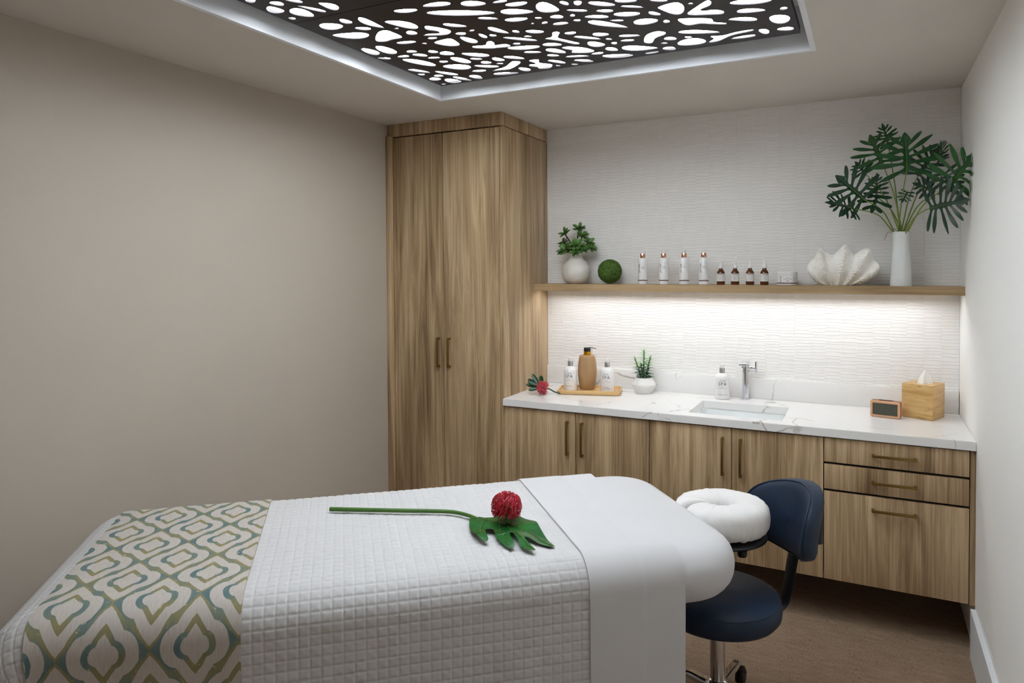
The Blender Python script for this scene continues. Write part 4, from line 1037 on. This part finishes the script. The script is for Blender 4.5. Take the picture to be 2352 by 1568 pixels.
# tissue box
tx = thing('tissue_box', 'square bamboo tissue box cover in the worktop corner', 'tissue box', (2.895, -.1605, KZ), radians(-25+0.5))
a_, b_, h_ = .069, .074, .166
for nm, bx in (('front_panel', (-a_, a_, -b_, -b_+.007, 0, h_)), ('back_panel', (-a_, a_, b_-.007, b_, 0, h_)), ('side_panel', (a_-.007, a_, -b_+.0072, b_-.0072, 0, h_)), ('side_panel', (-a_, -a_+.007, -b_+.0072, b_-.0072, 0, h_))):
    G().box(*bx, .0012).obj(nm, 'bamboo_box', tx)
def lid_ring():
    o = [(x, y) for x, y in rrect(a_-.0075, b_-.0075, .003, 8)]; i_ = [(x, y) for x, y in rrect(.035, .022, .0215, 8)]
    n = len(o); vs = [(x, y, z) for z in (h_-.008, h_-.001) for ring in (o, i_) for x, y in ring]; fs = []
    for k in range(n):
        q = (k+1) % n; fs += [(k, q, n+q, n+k), (2*n+k, 2*n+q, 3*n+q, 3*n+k), (k, q, 2*n+q, 2*n+k), (n+k, n+q, 3*n+q, 3*n+k)]
    return G().add(vs, fs)
lid_ring().obj('top_panel', 'bamboo_box', tx, 30)
ts = thing('tissue', 'white paper tissue poking out of the bamboo box', 'tissue', (2.897, -.163, KZ+h_-.02), radians(-20))
def tis(s, t_):
    a = 2*pi*s; r_ = .030*(1-t_)**.8*(1+.22*sin(3*a+.6)+.12*sin(7*a))+.0006
    return (r_*cos(a)*1.15+.006*t_, r_*sin(a)*.55, .085*t_**.9+.004*sin(5*a)*(1-t_)*t_)
G().grid(tis, 60, 16, True).obj('sheet', 'tissue', ts, 80)

# pincushion flowers
def pincushion(par, c, r, n, mat, seed, axis=Vector((0, 0, 1)), squash=.9, coremat='protea_core', curl=1.0, thick=.0011):
    rnd = random.Random(seed); t1 = axis.orthogonal().normalized(); t2 = axis.cross(t1); g = G()
    for k in range(n):
        z = 1-1.62*(k+.5)/n; s_ = sqrt(max(0, 1-z*z)); a = k*2.39996+rnd.uniform(-.2, .2)
        d = (t1*cos(a)+t2*sin(a))*s_+axis*z
        tan = (t1*-sin(a)+t2*cos(a))
        inn = axis*(1 if z > 0 else .6)
        p0 = c+d*r*.30; p1 = c+d*r*.78+tan*r*.10*curl*rnd.uniform(.2, 1.2); p2 = c+d*r*.97+inn*r*.14+tan*r*.22*curl*rnd.uniform(.3, 1.1); p3 = c+d*r*.62+inn*r*(.62 if z < .5 else .38)*curl+tan*r*.30*curl*rnd.uniform(.4, 1.1)
        pts = [p0, p0.lerp(p1, .6), p1, p1.lerp(p2, .6)+d*r*.04, p2, p2.lerp(p3, .5)+d*r*.05, p3]
        g.tube(pts, [thick, thick, thick, thick, thick*.95, thick*.95, thick*1.4], 4)
    o = g.obj('styles', mat, par, 80); o['kind'] = 'stuff'
    bm = bmesh.new(); bmesh.ops.create_icosphere(bm, subdivisions=3, radius=r*.42)
    for q in bm.verts: q.co = q.co*(1+.1*noise.noise(q.co*90))+c
    G().bm(bm).obj('flower_core', coremat, par)
# flower on the worktop
pf_ = thing('pincushion_flower', 'small pink pincushion flower lying on the worktop left of the tray', 'flower', (.968, -.425, KZ))
pincushion(pf_, Vector((0, 0, .040)), .040, 190, 'protea_pink', 2, Vector((-.5, -.35, .2)).normalized())
lfp = lambda t_: (.35+.65*sin(pi*min(t_*.9, 1)))*(1 if t_ < .82 else sqrt(max(0, 1-((t_-.82)/.18)**2)))*(1 if t_ > 0 else .4)
for (dx, dy, dz, L_, ox, oz) in ((-1, .25, .35, .085, -.035, .05), (-.9, -.1, .05, .085, -.03, .045), (-.8, .3, .75, .085, -.03, .055), (-.75, -.45, -.22, .07, -.028, .038), (-.25, .2, 1, .05, -.012, .062), (-.7, .5, .5, .07, -.03, .05), (-.95, -.3, .3, .075, -.03, .05)):
    vf = arc_leaf(L_, .0125, 7, -.08, .4, prof=lfp)
    place(G(), vf, frame((ox, .0, oz), (dx, dy, dz), Vector((.1, -.8, .6)))).obj('leaf', 'leaf_dark', pf_, 60)
G().tube(catmull([(-.06, .01, .045), (-.03, .01, .042), (.02, .03, .03), (.05, .045, .012), (.088, .056, .006)], 5, False), .004, 7).obj('stem', 'leaf_blue', pf_)
# flower and monstera leaf on the bed
BZ = .8008
def bl(u, v, z): return Vector((u, -v, z))
ml = bed('monstera_leaf', 'glossy green monstera leaf with long stem laid on the white coverlet', 'leaf')
outl = [(.690, .425), (.668, .50), (.668, .575), (.686, .632), (.705, .628), (.705, .575), (.722, .548), (.735, .565), (.733, .62), (.752, .690), (.775, .690), (.775, .625), (.786, .605), (.790, .66), (.795, .715), (.826, .742), (.822, .690), (.815, .655), (.832, .655), (.862, .695), (.896, .712), (.893, .655), (.886, .575), (.885, .51), (.86, .475), (.845, .455), (.86, .425), (.835, .395), (.80, .41), (.775, .43), (.74, .445)]
ol = catmull([(a, b) for a, b in outl], 4)
tri = geometry.tessellate_polygon([[Vector((a, -b, 0)) for a, b in ol]])
def lz(a, b):
    cx_, cy_ = .775, .54; d = hypot(a-cx_, b-cy_)
    return BZ+.0055+.012*sin(pi*min(d/.16, 1))+.006*sin(atan2(b-cy_, a-cx_)*5+1)*min(d/.12, 1)
# dense surface: radial fan towards the leaf middle
ring = ol; n = len(ring); vs = []; fs = []
vs = [(a, -b, lz(a, b)) for a, b in ring]; fs = [tuple(t_) for t_ in tri]
bm = bmesh.new(); bv = [bm.verts.new(q) for q in vs]
for t_ in fs:
    try: bm.faces.new([bv[i] for i in t_])
    except ValueError: pass
bmesh.ops.subdivide_edges(bm, edges=[e for e in bm.edges if e.calc_length() > .02], cuts=3, use_grid_fill=True)
bmesh.ops.triangulate(bm, faces=bm.faces[:])
for q in bm.verts: q.co.z = lz(q.co.x, -q.co.y)
G().bm(bm).obj('blade', 'monstera_green', ml, 80)
for pts in ([(.71, .44), (.77, .50), (.83, .58), (.89, .70)], [(.74, .47), (.70, .53), (.686, .61)], [(.77, .50), (.755, .58), (.757, .68)], [(.79, .53), (.80, .62), (.818, .72)], [(.80, .54), (.85, .52), (.88, .53)]):
    pp = catmull(pts, 5, False); G().tube([bl(a, b, lz(a, b)+.0008) for a, b in pp], .0012, 5).obj('vein', 'bed_stem', ml)
sp = catmull([(.219, .209), (.431, .279), (.579, .325), (.640, .352), (.680, .392), (.712, .442), (.75, .48)], 6, False)
G().tube([bl(a, b, BZ+.0095-(.002 if i > 28 else 0)) for i, (a, b) in enumerate(sp)], [.0078-.0022*i/len(sp) for i in range(len(sp))], 12).obj('stem', 'bed_stem', ml)
bf = thing('pincushion_flower', 'deep red pincushion flower head resting on the monstera leaf', 'flower', bedp(.792, .505, BZ+.012), TH)
pincushion(bf, Vector((0, 0, .046)), .053, 250, 'protea_red', 4, Vector((.1, .1, 1)).normalized(), thick=.0011)
G().tube([(0, 0, .03), (.0, -.004, .004), (.012, -.012, .003)], .006, 7).obj('stem', 'bed_stem', bf)
